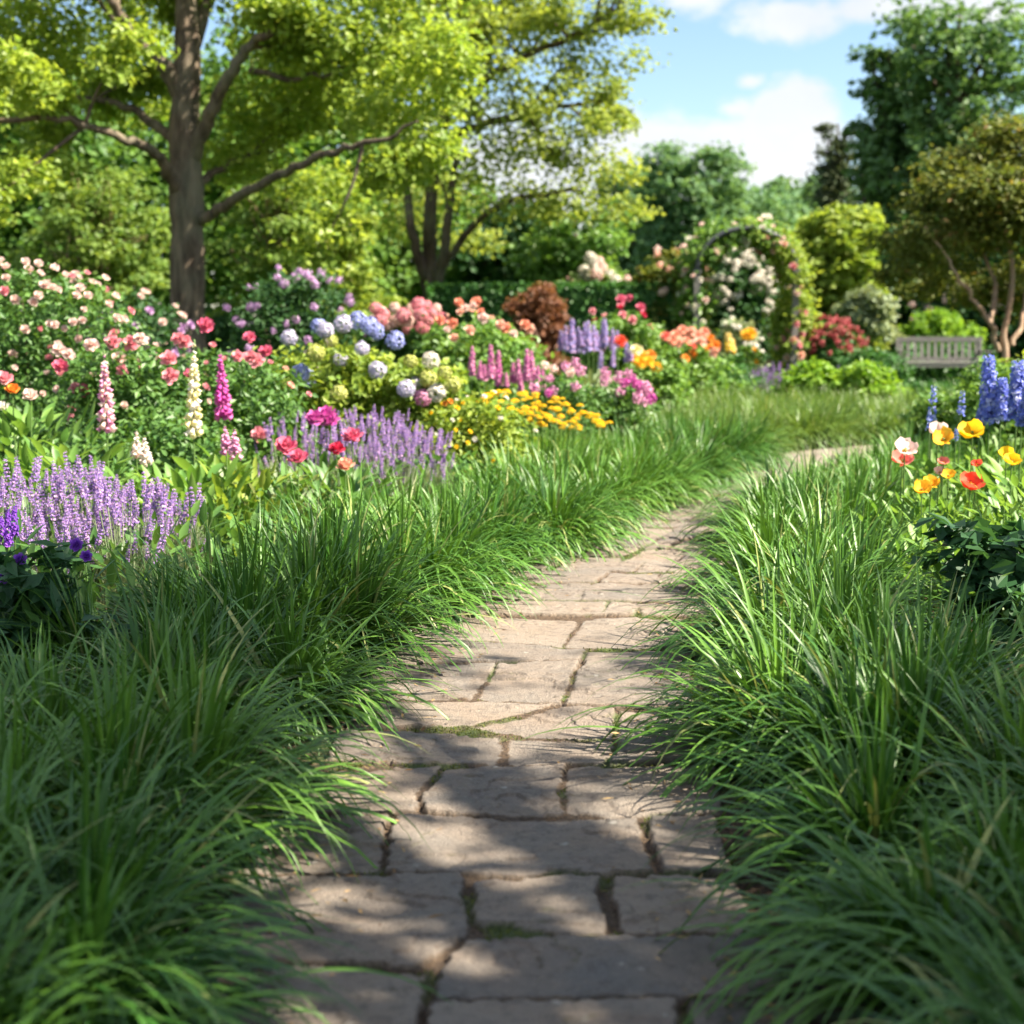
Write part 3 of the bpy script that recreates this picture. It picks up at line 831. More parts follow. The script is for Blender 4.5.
def auto_tree(name, label, px, ytop, Y, wpx, leaf, n, L, W, bark='bark_dark', low=.3, nl=9, group=None, tr=.2, cat='tree', stems=1, ybase=None, squash=1., per=16, seed=None, cl=.26, hollow=.45, lobe=.26):
    """tree whose crown reaches photo row ytop at distance Y and spans wpx photo columns"""
    r_ = np.random.default_rng(seed if seed is not None else abs(int(px * 7 + ytop * 3 + Y)) + 1)
    top = at(px, ytop, Y)[2]; X = at(px, ytop, Y)[0]; Wm = wpx * Y / FPX
    t = thing(name, label, cat, (X, Y, 0), group)
    zlow = top * low; cz = (top + zlow) / 2; hz = (top - zlow) / 2
    lobes = []
    for i in range(nl):
        f_ = (i + .5) / nl; zz = zlow + (top - zlow) * (.12 + .8 * f_)
        env = math.sqrt(max(.08, 1 - ((zz - cz) / hz * .92) ** 2))
        a_ = i * 2.4 + r_.uniform(-.4, .4); rad = Wm / 2 * env * r_.uniform(.35, .75)
        s_ = Wm * lobe * r_.uniform(.75, 1.2)
        lobes.append([X + rad * math.cos(a_), Y + rad * math.sin(a_), min(zz, top - s_ * .6), s_, s_, s_ * .75 * squash])
    lobes.append([X, Y, cz, Wm * lobe * 1.1, Wm * lobe * 1.1, hz * .7])
    m = MB()
    for s_ in range(stems):
        off = np.array([r_.uniform(-.25, .25), r_.uniform(-.2, .2), 0]) * (stems > 1) * Wm * .25
        pts = [np.array([X, Y, -.05]) + off * .3, np.array([X, Y, zlow * .6]) + off, np.array([X, Y, cz]) + off * 1.8, np.array([X, Y, top * .93]) + off * 2]
        tube(m, spline(pts, 4), np.linspace(tr, tr * .15, 13), 8)
        for lb in lobes:
            z0 = r_.uniform(.5, .9) * lb[2]; p0 = np.array([X, Y, z0]) + off * np.interp(z0, [0, zlow * .6, cz], [.3, 1, 1.8]); p1 = np.array(lb[:3])
            tube(m, spline([p0, (p0 + p1) / 2 + r_.normal(size=3) * .08 * Wm * .3, p1], 3), np.linspace(tr * .4, tr * .08, 7), 5)
    m.build('trunk', MT[bark], t)
    m = MB(); lobe_leaves(m, lobes, n, L, W, up=.7, cl=cl, per=per, hollow=hollow); m.build('crown', MT[leaf], t, False)
    return t


# woodland behind the left bed
G1 = 'woodland trees behind the left flower bed'
auto_tree('woodland_tree', 'dense dark green tree at the far left edge behind the maple', 20, 60, 33, 260, 'woods', 15000, .24, .18, low=.06, nl=14, group=G1)
auto_tree('woodland_tree', 'dark green woodland tree filling the gap behind the maple trunk', 190, 40, 36, 280, 'woods', 15000, .24, .18, low=.06, nl=14, group=G1)
auto_tree('woodland_tree', 'bright green woodland tree between the maple and the low forking tree', 315, 70, 38, 200, 'fresh', 12000, .24, .18, low=.05, nl=14, group=G1)
auto_tree('woodland_tree', 'deep green woodland tree standing right behind the low forking tree', 425, 165, 40, 180, 'woods', 9000, .24, .18, low=.05, nl=12, group=G1)
auto_tree('woodland_tree', 'dark woodland tree beyond the frame edge left of the maple', -130, 40, 32, 260, 'woods', 9000, .26, .2, low=.08, nl=10, group=G1)
auto_tree('dogwood_tree', 'small dogwood with pale layered leaves left of the maple trunk', 95, 150, 26, 180, 'woods_light', 9000, .13, .085, 'bark_pale', low=.25, nl=26, squash=.4, lobe=.15, stems=3, tr=.06)
auto_tree('dogwood_tree', 'pale leaved dogwood with cream flower bracts right of the maple trunk', 285, 155, 27, 180, 'woods_light', 9000, .13, .085, 'bark_pale', low=.22, nl=26, squash=.4, lobe=.15, stems=3, tr=.06)
auto_tree('dogwood_tree', 'yellow green spreading dogwood before the low forking tree', 335, 205, 26, 110, 'yellowgreen', 6000, .13, .085, 'bark_pale', low=.12, nl=22, squash=.5, lobe=.17, stems=2, tr=.05)
auto_tree('understory_tree', 'rounded yellow green tree between the forking tree and the far blue green trees', 575, 205, 36, 140, 'fresh', 8500, .18, .13, low=.12, nl=24, lobe=.17)
auto_tree('understory_tree', 'dark shaded tree directly behind the clipped hedge', 510, 205, 38, 130, 'dark', 9000, .22, .16, low=.05, nl=11)
# distance, centre and right
auto_tree('far_tree', 'hazy blue green broad tree rising in the middle distance left of the arbor', 695, 138, 62, 150, 'blue_far', 15000, .28, .2, low=.05, nl=40, cl=.24, lobe=.15)
auto_tree('far_tree', 'smaller hazy green tree leaning left of the broad far tree', 635, 158, 66, 110, 'blue_far', 9000, .3, .22, low=.05, nl=26, lobe=.17)
auto_tree('far_tree', 'small pale far tree between the arbor top and the ragged conifer', 790, 166, 75, 95, 'blue_far', 8000, .34, .25, low=.05, nl=22, lobe=.18)
auto_tree('far_tree', 'low far tree filling the sky gap behind the arbor', 742, 186, 70, 150, 'blue_far', 10000, .34, .25, low=.05, nl=24, lobe=.18)
auto_tree('tall_tree', 'tallest dark green tree at the right with a billowing crown against the clouds', 960, -10, 46, 190, 'tall', 15000, .25, .19, low=.12, nl=44, tr=.4, cl=.2, lobe=.17)
auto_tree('tall_tree', 'narrower dark green tree just left of the tallest right hand tree', 890, 25, 48, 90, 'tall', 8000, .25, .19, low=.1, nl=26, tr=.35, cl=.2, lobe=.2)
auto_tree('tall_tree', 'dark green tree beyond the right edge behind the bronze crape myrtle', 1125, 60, 50, 150, 'tall', 9000, .26, .2, low=.1, nl=24, tr=.35, cl=.22, lobe=.2)
auto_tree('conifer_tree', 'ragged brown green conifer left of the tall dark trees', 838, 106, 54, 62, 'conifer', 8000, .3, .10, low=.1, nl=36, squash=.35, tr=.25, cl=.3, lobe=.13)
auto_tree('conifer_tree', 'shadowy conifer low between the ragged conifer and the crape myrtle', 880, 170, 50, 100, 'tall', 8000, .3, .16, low=.03, nl=12, tr=.25)
auto_tree('rounded_tree', 'rounded bright green tree to the right of the arbor', 834, 205, 31, 112, 'yellowgreen', 11000, .19, .15, low=.1, nl=30, tr=.16, lobe=.17)
auto_tree('backing_tree', 'dark evergreen mass behind the lime bush and the bench', 920, 225, 36, 150, 'dark', 10000, .22, .16, low=.02, nl=12)
auto_tree('backing_tree', 'dark evergreen standing behind the crape myrtle stems', 1015, 215, 34, 140, 'dark', 9000, .22, .16, low=.02, nl=12)
auto_tree('backing_tree', 'shadowed evergreen in the gap between arbor and rounded tree', 790, 250, 40, 90, 'dark', 6000, .24, .17, low=.02, nl=10)

limb_tree('crape_myrtle', 'bronze leaved crape myrtle with smooth pale stems at the right edge', 22,
          [(1005, 352, 0, .05), (1003, 335, 0, .046), (1008, 310, 0, .042), (1012, 270, 0, .036), (1005, 220, 0, .04), (995, 160, 0, .02)],
          [[(998, 350, 0, .045), (990, 325, -.2, .04), (975, 300, -.3, .034), (962, 283, -.4, .028), (945, 255, -.5, .02), (925, 225, -.6, .015)],
           [(990, 325, -.2, .045), (995, 300, .2, .04), (990, 270, .4, .035), (970, 215, .5, .02)],
           [(1012, 345, 0, .042), (1022, 315, .2, .036), (1028, 275, .3, .028), (1040, 215, .4, .02)]],
          [(965, 190, 0, 45, 26), (1010, 160, .3, 50, 28), (935, 235, -.2, 35, 22), (985, 230, .3, 45, 20), (1040, 210, 0, 55, 40), (915, 262, 0, 22, 12), (1000, 132, .2, 30, 13), (955, 162, .5, 26, 14), (1030, 270, .8, 36, 14), (950, 265, 1, 30, 12), (920, 205, .3, 24, 13), (990, 190, -.5, 40, 22), (1060, 150, 0, 50, 30), (1010, 285, 1.2, 34, 14), (975, 292, 1.4, 26, 12), (905, 240, .8, 26, 16), (930, 285, 1.5, 30, 12), (1040, 300, 1.4, 36, 16), (890, 275, 1.2, 18, 10)],
          'bronze', 'bark_pale', 22000, .10, .065, None, 0, ())

# the tree out of frame to the right whose shade falls over the near path
base = np.array([6.6, -.6, 0.]); t = thing('shade_tree', 'leafy tree to the right of the viewer shading the near path', 'tree', base)
m = MB(); tube(m, spline([base - [0, 0, .05], base + [0, .1, 2.5], base + [-.2, .3, 5], base + [-.3, .5, 8.5]], 5), np.linspace(.28, .05, 16), 10)
lobes = []
for (sx, sy, hgt, rr) in ((-2.0, 4.9, 6.4, .6), (-1.2, 3.9, 7.4, .8), (-2.4, 4.2, 5.9, .8), (-1.1, 2.5, 6.6, .8), (.15, 3.0, 5.8, .5), (.3, 4.2, 7.2, .3), 
                          (1.5, 2.4, 5.6, .75), (1.5, 1.3, 6.5, 1.0), (-.5, 5.4, 7.6, .4), (1.2, 3.6, 6.9, .5), (1.7, 4.6, 7.3, .55), (-1.5, 5.9, 7.8, .45), (-.9, 6.9, 7.9, .3), (1.2, 5.4, 7.7, .5), (-1.3, 5.0, 6.2, .6), (-.9, 4.5, 7.0, .5), (-1.75, 4.6, 6.9, .6), (-1.4, 3.4, 6.3, .5), (-1.0, 3.0, 7.1, .45), (1.4, 2.9, 6.2, .55), (1.9, 3.4, 7, .55), (1.1, 3.1, 7.6, .4), (2.3, 4.0, 6.6, .6), (-1.2, 3.9, 6.0, .6), (-1.6, 2.6, 6.2, .6), (-2.0, 3.6, 7.2, .6), (1.5, 2.4, 7.4, .6), (1.0, 1.9, 6.2, .5), (-1.5, 5.5, 6.6, .45), (-.8, 5.9, 7.2, .4), (1.5, 4.0, 6.3, .55), (1.9, 5.3, 6.6, .45), (.2, 1.0, 7.8, 1.0), (2.4, 3.0, 7.2, .6), (-2.2, 2.6, 7.8, 1.0)):
    p = np.array([sx, sy, .3]) + S / S[2] * (hgt - .3); lobes.append([*p, rr, rr, rr * .7])
    b0 = base + [-.2, .3, min(hgt * .65, 5)]; tube(m, spline([b0, (b0 + p) / 2 + [0, 0, .3], p], 4), np.linspace(.09, .02, 9), 6)
m.build('trunk', MT['bark'], t)
m = MB(); lobe_leaves(m, lobes, 15000, .12, .09, cl=.5, per=8); m.build('crown', MT['maple'], t, False)

# ================================================================== SHRUBS AND FLOWERS
rng = np.random.default_rng(33); random.seed(9)
CAMP = np.array([0, 0, CAM_H])


def bush(name, label, cat, px, ytop, Y, wpx, leaf, n, L, W, group=None, nl=7, depth=.8, low=.0, stem='twig', up=.6, fill=1.0, seed=None):
    r_ = np.random.default_rng(seed if seed is not None else abs(int(px * 5 + ytop * 11 + Y * 3)) + 1)
    top = at(px, ytop, Y)[2]; X = at(px, ytop, Y)[0]; Wm = wpx * Y / FPX
    t = thing(name, label, cat, (X, Y, 0), group)
    lobes = []
    for i in range(nl):
        a_ = i * 2.4 + r_.uniform(-.3, .3); rad = Wm * .5 * math.sqrt((i + .5) / nl) * .72
        s_ = Wm * .24 * r_.uniform(.8, 1.2)
        edge = (rad / (Wm * .5)) ** 2
        zt = top * (1 - .38 * edge) * r_.uniform(.88, 1.0)
        s_ = min(s_, zt * .6)
        lobes.append([X + rad * math.cos(a_), Y + rad * math.sin(a_) * depth, zt - s_ * .8, s_, s_, s_ * .85])
        lobes.append([X + rad * 1.05 * math.cos(a_), Y + rad * 1.05 * math.sin(a_) * depth, max(zt * .38, low * top), s_ * 1.05, s_ * 1.05, max(zt * .4, s_ * .6)])
    m = MB()
    for i in range(nl):
        p1 = np.array(lobes[2 * i][:3]); b0 = np.array([X, Y, -.03]) + (p1 - [X, Y, p1[2]]) * .25
        tube(m, spline([b0, (b0 + p1) / 2 + r_.normal(size=3) * .04, p1], 3), np.linspace(.014, .005, 7), 5)
    m.build('stem', MT[stem], t)
    m = MB(); lobe_leaves(m, lobes, n, L, W, up=up, cl=.22, per=10, hollow=.6); m.build('foliage', MT[leaf], t, False)
    t_l = np.array(lobes)
    return t, t_l


def surf_points(lobes, n, r_=None, topw=.3, zmin=.25):
    """points on the camera-facing and sky-facing skin of a bush"""
    o = []; zmax = (lobes[:, 2] + lobes[:, 5]).max()
    tries = 0
    while len(o) < n and tries < 60:
        tries += 1; m = 300
        lo = lobes[rng.integers(0, len(lobes), m)]; d = rdir(m)
        p = lo[:, :3] + d * lo[:, 3:] * 1.05
        vis = (d * nrm(CAMP - p)).sum(1) > .05
        ok = vis | (d[:, 2] > .6)
        ok &= p[:, 2] > zmin * zmax
        for q in range(len(lobes)):                                # not inside another lobe
            e = ((p - lobes[q, :3]) / (lobes[q, 3:] * .98)); ok &= (e * e).sum(1) > .95
        for a_, b_ in zip(p[ok], d[ok]):
            if all(np.linalg.norm(a_ - c[0]) > .06 for c in o): o.append((a_, b_))
            if len(o) >= n: break
    return o


def face_dir(d, up=.6, camw=.35, p=None):
    v = np.asarray(d) + np.array([0, 0, up]) + rdir(1)[0] * .25
    if p is not None: v = v + nrm(CAMP - p) * camw
    return nrm(v)


def bloom(t, lobes, name, meshes, n, size, zmin=.3, up=.5, camw=.4):
    for p, d in surf_points(lobes, n, zmin=zmin):
        f = face_dir(d, up, camw, p); s_ = random.uniform(*size) * .78
        put(t, name, random.choice(meshes), p + d * s_ * .3, f, s_)


def bloom_px(t, Y, name, meshes, pts, size, dy=.15):
    for q in pts:
        px, py = q[:2]; me = meshes[q[2]] if len(q) > 2 else random.choice(meshes)
        p = at(px, py, Y - dy * random.uniform(.2, 1)); put(t, name, me, p, face_dir((0, 0, 0), .5, 1, p), random.uniform(*size) * .8)


# --- left bed, back row
t, lb = bush('rose_bush', 'tall rose bush thick with pale pink blooms at the left edge', 'rose bush', 30, 248, 11.5, 190, 'green', 9000, .06, .035, nl=9)
bloom(t, lb, 'blossom', [rose_mesh('petal_pale'), rose_mesh('petal_pale', 1), rose_mesh('petal_pink', 2)], 70, (.034, .055), .35)
bloom_px(t, 11.5, 'blossom', [rose_mesh('petal_pale'), rose_mesh('petal_pale', 1)], [(6, 278), (25, 262), (38, 264), (45, 285), (53, 288), (15, 300), (33, 302), (55, 325), (73, 322), (24, 330), (58, 345), (68, 352), (12, 355), (28, 270), (80, 288), (88, 296)], (.045, .06), .9)
t, lb = bush('rose_bush', 'shaded rose bush with mauve pink blooms left of the maple trunk', 'rose bush', 138, 282, 16, 90, 'dark', 4500, .07, .045, nl=6)
bloom(t, lb, 'blossom', [rose_mesh('petal_lilac'), rose_mesh('petal_pale', 2)], 34, (.05, .075), .5)
t, lb = bush('rose_bush', 'rose bush with large pink blooms behind the pale pink foxglove', 'rose bush', 125, 332, 10.2, 150, 'green', 7500, .06, .036, nl=8)
bloom(t, lb, 'blossom', [rose_mesh('petal_pink'), rose_mesh('petal_pale')], 14, (.03, .045), .5)
bloom_px(t, 10.2, 'blossom', [peony_mesh('petal_pink'), peony_mesh('petal_pale', 1), peony_mesh('petal_hot')],
         [(112, 343, 0), (131, 343, 0), (140, 340, 1), (119, 358, 1), (121, 371, 0), (90, 345, 1), (168, 359, 0), (170, 376, 0), (58, 350, 1), (68, 354, 1), (60, 367, 2), (82, 391, 2), (75, 389, 0), (178, 339, 0), (184, 342, 0)], (.05, .068), .75)
t, lb = bush('rose_bush', 'rose bush with hot pink blooms to the right of the magenta foxglove', 'rose bush', 228, 336, 10.6, 150, 'green', 7000, .06, .036, nl=7)
bloom(t, lb, 'blossom', [rose_mesh('petal_peach', 1), rose_mesh('petal_pink')], 10, (.028, .04), .5)
bloom_px(t, 10.6, 'blossom', [peony_mesh('petal_hot'), peony_mesh('petal_pink')],
         [(205, 326, 0), (249, 338, 0), (256, 361, 1), (250, 357, 1), (266, 352, 0), (237, 357, 1), (191, 375, 0), (219, 417, 0), (259, 435, 1)], (.05, .07), .7)
t, lb = bush('rhododendron', 'rounded dark shrub dotted with lilac flower trusses right of the maple', 'shrub', 290, 258, 16, 125, 'dark', 8000, .09, .04, nl=9)
bloom(t, lb, 'blossom', [puff_mesh('petal_lilac'), hyd_mesh('petal_lilac', 0, 60)], 44, (.05, .085), .35)
HY = [hyd_mesh('petal_blue'), hyd_mesh('petal_bluewhite'), hyd_mesh('petal_chartreuse'), hyd_mesh('petal_white')]
t, lb = bush('hydrangea_bush', 'hydrangea bush with blue heads and bright leaves behind the purple lavender', 'hydrangea', 345, 330, 11.5, 150, 'yellowgreen', 9000, .075, .052, nl=10)
bloom_px(t, 11.5, 'flower_head', HY, [(288, 337, 1), (318, 326, 0), (325, 330, 1), (342, 323, 1), (358, 320, 0), (369, 325, 0), (376, 331, 0), (395, 340, 0), (361, 348, 1), (340, 359, 1), (377, 369, 1), (300, 372, 0), (307, 378, 0), (338, 393, 2), (315, 352, 2), (330, 340, 2)], (.065, .09), .8)
t, lb = bush('hydrangea_bush', 'hydrangea bush with cream and yellow green heads beside the yellow daisies', 'hydrangea', 425, 352, 11.2, 90, 'yellowgreen', 6000, .07, .05, nl=8)
bloom_px(t, 11.2, 'flower_head', HY + [hyd_mesh('petal_mauve')], [(415, 383, 1), (428, 378, 2), (436, 392, 3), (422, 397, 4), (405, 388, 1), (410, 361, 2), (444, 372, 2), (430, 360, 3), (452, 384, 2)], (.06, .085), .7)
t, lb = bush('hydrangea_bush', 'low hydrangea massed with soft pink heads before the low forking tree', 'hydrangea', 405, 306, 16, 100, 'green', 4500, .1, .07, nl=7)
bloom_px(t, 16, 'flower_head', [hyd_mesh('petal_pale'), hyd_mesh('petal_pink', 1)], [(375, 308), (384, 314), (394, 308), (403, 315), (411, 309), (418, 304), (426, 306), (436, 308), (380, 320), (396, 321), (415, 322), (428, 320), (441, 318), (408, 328), (388, 326), (420, 314), (380, 312), (399, 318), (431, 313), (373, 322), (406, 320), (422, 327)], (.065, .10), .7)
t, lb = bush('rose_bush', 'rose bush with peach blooms in front of the rust red maple', 'rose bush', 478, 305, 16, 130, 'fresh', 7000, .085, .055, nl=9)
bloom_px(t, 16, 'blossom', [rose_mesh('petal_peach'), rose_mesh('petal_salmon', 1), rose_mesh('petal_pale', 2)], [(458, 303), (465, 308), (473, 306), (480, 312), (483, 318), (452, 323), (447, 330), (454, 338), (469, 330), (500, 325), (505, 328), (513, 334), (525, 325), (530, 329), (460, 312), (440, 320), (476, 302)], (.055, .085), .8)
bloom(t, lb, 'blossom', [rose_mesh('petal_peach')], 8, (.05, .07), .5)
t = auto_tree('japanese_maple', 'low rust red japanese maple mound in front of the clipped hedge', 536, 283, 24, 66, 'rust', 6500, .1, .05, low=.18, nl=12, stems=3, tr=.04, cl=.22)
t, lb = bush('rose_bush', 'rose bush with crimson and pink blooms before the far end of the hedge', 'rose bush', 622, 300, 20, 85, 'fresh', 5000, .095, .06, nl=8)
bloom(t, lb, 'blossom', [rose_mesh('petal_pink'), rose_mesh('petal_crimson', 1)], 14, (.06, .085), .5)
bloom_px(t, 20, 'blossom', [rose_mesh('petal_hot'), rose_mesh('petal_pink')], [(620, 300, 0), (629, 298, 0), (640, 308, 0), (592, 311, 1), (632, 320, 1), (650, 327, 1), (622, 315, 1)], (.065, .095), .8)
t, lb = bush('hydrangea_bush', 'cream and blush hydrangea standing up behind the clipped hedge', 'hydrangea', 595, 254, 30, 70, 'woods_light', 3500, .16, .12, nl=7)
bloom_px(t, 30, 'flower_head', [hyd_mesh('petal_white'), hyd_mesh('petal_pale')], [(590, 258), (598, 262), (584, 270), (596, 274), (604, 278), (570, 279), (615, 280), (626, 279), (588, 277), (593, 266), (601, 268), (580, 276), (608, 274)], (.10, .17), .6)

for px, Y, yt in ((60, 30, 296), (215, 31, 300), (320, 33, 298), (400, 34, 300), (-60, 31, 290), (480, 40, 298)):
    bush('woodland_shrub', 'dark evergreen shrub in the shade under the woodland trees', 'shrub', px, yt, Y, 120, 'dark', 3200, .17, .11, 'shrubs under the woodland trees', nl=8)
# clipped hedge
a0, a1 = at(432, 300, 28), at(668, 300, 27); zt = at(600, 287, 27.5)[2]
t = thing('hedge', 'long clipped dark green hedge behind the rust red maple', 'hedge', ((a0[0] + a1[0]) / 2, 27.5, 0))
m = MB(); n = 26000; ax = rng.random(n); fc = rng.choice(4, n, p=[.3, .4, .15, .15]); u_ = rng.uniform(-.45, .45, n); hz = rng.random(n)
Xh = a0[0] + (a1[0] - a0[0]) * ax; Yh = 27.9 - .9 * ax + np.where(fc == 0, u_, np.where(fc == 1, -.45, np.where(fc == 2, .45, u_))); Zh = np.where(fc == 0, zt, hz * zt) + rng.normal(size=n) * .035
Xh = np.where(fc == 3, np.where(rng.random(n) < .5, a0[0], a1[0]), Xh) + rng.normal(size=n) * .04; Yh = Yh + rng.normal(size=n) * .05
nn = nrm(np.stack([np.where(fc == 3, 1., 0), np.where(fc == 1, -1., np.where(fc == 2, 1., 0)), np.where(fc == 0, 1., .3)], -1) + rdir(n) * .6)
leaves(m, np.stack([Xh, Yh, Zh], -1), np.cross(nn, rdir(n)), nn, .11, .075); m.build('foliage', MT['hedge'], t, False)
m = MB()
for q in range(16):
    x_ = a0[0] + (a1[0] - a0[0]) * (q + .5) / 16
    tube(m, [(x_, 27.9 - .9 * (q + .5) / 16, -.03), (x_ + random.uniform(-.1, .1), 27.9 - .9 * (q + .5) / 16, zt * .8)], [.04, .015], 6)
m.build('stem', MT['twig'], t)


# --- spikes
def spike_plant(name, label, cat, px, py_top, Y, spikes, mesh_fn, leaf, size_leaf, nleaf, group=None, spread=.2, leafh=.45, wide=.3):
    """spikes: list of (px, py_bottom, py_top) flower part in the photo, or a count"""
    X = at(px, py_top, Y)[0]
    t = thing(name, label, cat, (X, Y, 0), group); m = MB()
    for (sx, sb, stp) in spikes:
        yy_ = Y + random.uniform(-spread, spread); a_ = at(sx, sb, yy_); b_ = at(sx, stp, yy_); H = b_[2] - a_[2]
        tube(m, spline([(X + (a_[0] - X) * .6, Y + (yy_ - Y) * .6, -.02), (a_[0] * .98 + X * .02, yy_, a_[2] * .5), (a_[0], yy_, a_[2])], 3), np.linspace(.007, .005, 7), 5)
        me, h0 = mesh_fn(H); o = put(t, 'flower_spike', me, a_, (random.uniform(-.05, .05), random.uniform(-.05, .05), 1), 1)
        o.scale = ((H / h0) ** .5,) * 2 + (H / h0,)
    if m.v: m.build('stem', MT['stem'], t)
    m = MB(); n = nleaf; ra = rng.uniform(0, 6.283, n); rr = rng.random(n) * wide * .35
    ribbons(m, np.stack([X + rr * np.cos(ra), Y + rr * np.sin(ra), rng.random(n) ** 1.5 * leafh], -1), ra, rng.uniform(.5, 1.25, n), rng.uniform(.6, 1.1, n) * size_leaf, rng.uniform(.25, .38, n) * size_leaf, rng.uniform(.2, 1.6, n), 4, None, .4, .35, shape='leaf')
    m.build('foliage', MT[leaf], t)
    return t


FOX = lambda cols, H, v=0: (lambda h: (spike_mesh('bell', cols, H, .046 if H > .3 else .026, 78 if H > .3 else 34, .040 if H > .3 else .03, v, 0, .62, .005), H))
spike_plant('foxglove', 'pale pink foxglove spike standing over the front lavender', 'foxglove', 106, 345, 8.6, [(106, 425, 352)], FOX(['stem', 'petal_mauve', 'petal_pale'], .45), 'fresh', .26, 26)
spike_plant('foxglove', 'creamy yellow foxglove spike between the pink and magenta foxgloves', 'foxglove', 195, 340, 8.8, [(193, 432, 342)], FOX(['stem', 'petal_cream', 'petal_cream', 'petal_white'], .55, 1), 'fresh', .26, 26)
spike_plant('foxglove', 'magenta foxglove spike with a thin green budding tip', 'foxglove', 223, 325, 9.0, [(223, 414, 352)], FOX(['stem', 'petal_magenta'], .4, 2), 'fresh', .26, 24)
spike_plant('foxglove', 'short white foxglove spike low behind the front lavender', 'foxglove', 146, 440, 8.2, [(146, 462, 436), (136, 455, 430)], FOX(['stem', 'petal_white', 'petal_pale'], .16, 3), 'fresh', .2, 18)
spike_plant('foxglove', 'small fading pink foxglove below the magenta foxglove', 'foxglove', 228, 430, 8.4, [(226, 450, 425), (235, 455, 428)], FOX(['stem', 'petal_mauve'], .16, 4), 'fresh', .2, 18)

LAV = lambda h: (spike_mesh('floret', ['stem', 'petal_lavender', 'petal_lavender', 'petal_lilac'], .105, .0125, 64, .0105, random.randrange(3), 0, .55, .0014, 7, None), .105)


def lavender(label, group, px, Y, wpx, n, hgt, gl=.10):
    X = at(px, 400, Y)[0]; Wm = wpx * Y / FPX; t = thing('lavender_plant', label, 'lavender', (X, Y, 0), group)
    m = MB(); q = 900; ra = rng.uniform(0, 6.283, q); rr = np.sqrt(rng.random(q)) * Wm * .5
    ribbons(m, np.stack([X + rr * np.cos(ra), Y + rr * np.sin(ra) * .8, rng.random(q) * hgt * .45], -1), ra, rng.uniform(.05, .7, q), rng.uniform(.7, 1.3, q) * .13, rng.uniform(.004, .008, q), rng.uniform(.1, .8, q), 3)
    m.build('foliage', MT['grey'], t)
    m = MB()
    n = int(n * 1.75); vh = random.uniform(.82, 1.1)
    for i in range(n):
        a_ = random.random() * 6.283; r_ = math.sqrt(random.random()) * Wm * .6
        tip = np.array([X + r_ * math.cos(a_), Y + r_ * math.sin(a_) * .8, hgt * vh * random.uniform(.42, 1.08)])
        b_ = np.array([X + r_ * .5 * math.cos(a_), Y + r_ * .4 * math.sin(a_), hgt * .1])
        tube(m, spline([b_, (b_ + tip) / 2 + [0, 0, .04], tip], 2), .0022, 4)
        put(t, 'flower_spike', LAV(0)[0], tip, (math.cos(a_) * r_ * .9 + random.uniform(-.2, .2), math.sin(a_) * r_ * .9 + random.uniform(-.2, .2), 1), random.uniform(.65, 1.35))
    m.build('stem', MT['grey'], t)


LB1 = 'pale purple lavender plant in the drift at the left edge before the rose bushes'
for (px, Y, wpx, n) in ((-20, 6.9, 90, 34), (28, 7.2, 80, 38), (80, 7.3, 80, 40), (128, 7.2, 80, 38), (172, 7.3, 60, 26), (50, 6.5, 80, 30), (118, 6.6, 80, 28), (100, 7.7, 90, 26)):
    lavender(LB1, 'lavender drift at the left edge', px, Y, wpx, n, .50)
LB2 = 'purple lavender plant in the drift below the blue hydrangea'
for (px, Y, wpx, n) in ((292, 10.0, 70, 30), (335, 10.2, 70, 34), (375, 10.1, 70, 36), (408, 9.9, 60, 32), (395, 9.4, 60, 26), (430, 9.7, 40, 16), (350, 9.5, 60, 20)):
    lavender(LB2, 'lavender drift below the hydrangea', px, Y, wpx, n, .62)
LAVF = 'low mauve lavender plant before the right foot of the arbor'
for px in (762, 780): lavender(LAVF, 'lavender at the arbor foot', px, 21.5, 34, 46, .55)
lavender('faint lavender plant in the strip below the red flowering bush', None, 830, 23.5, 55, 50, .5)

ASTI = lambda h: (spike_mesh('floret', ['stem', 'petal_mauve', 'petal_magenta', 'petal_mauve'], .42, .045, 150, .045, random.randrange(3), 0, .8, .004), .42)
spike_plant('lupine', 'pink lupine clump with tall spikes left of the two pink clumps', 'lupine', 492, 345, 13.8, [(471, 374, 346), (479, 378, 360), (484, 380, 364), (490, 378, 344), (498, 385, 350), (506, 386, 372)], ASTI, 'fresh', .3, 60, wide=.8)
spike_plant('lupine', 'pink lupine clump with tall spikes beside the mauve phlox', 'lupine', 528, 350, 13.6, [(512, 382, 362), (518, 380, 358), (526, 380, 348), (532, 384, 350), (537, 386, 365), (520, 390, 372), (542, 388, 368)], ASTI, 'fresh', .3, 60, wide=.8)
SAL = lambda h: (spike_mesh('floret', ['stem', 'petal_salvia', 'petal_salvia', 'petal_lilac'], .5, .05, 130, .05, random.randrange(3), 0, .6, .005), .5)
spike_plant('salvia', 'pale violet blue salvia clump behind the pink lupines', 'salvia', 590, 318, 18, [(560, 350, 330), (566, 350, 325), (571, 352, 318), (577, 352, 326), (583, 352, 322), (588, 350, 320), (593, 350, 324), (602, 348, 320), (605, 345, 318), (612, 350, 328), (617, 346, 330), (563, 345, 332), (580, 345, 330), (597, 350, 330)], SAL, 'grey', .28, 110, wide=1.3, leafh=.6)
spike_plant('salvia', 'small grey blue salvia clump left of the yellow dahlias', 'salvia', 618, 342, 16.5, [(612, 366, 350), (626, 362, 342), (630, 360, 345), (600, 368, 350)], SAL, 'grey', .26, 60, wide=.6, leafh=.5)

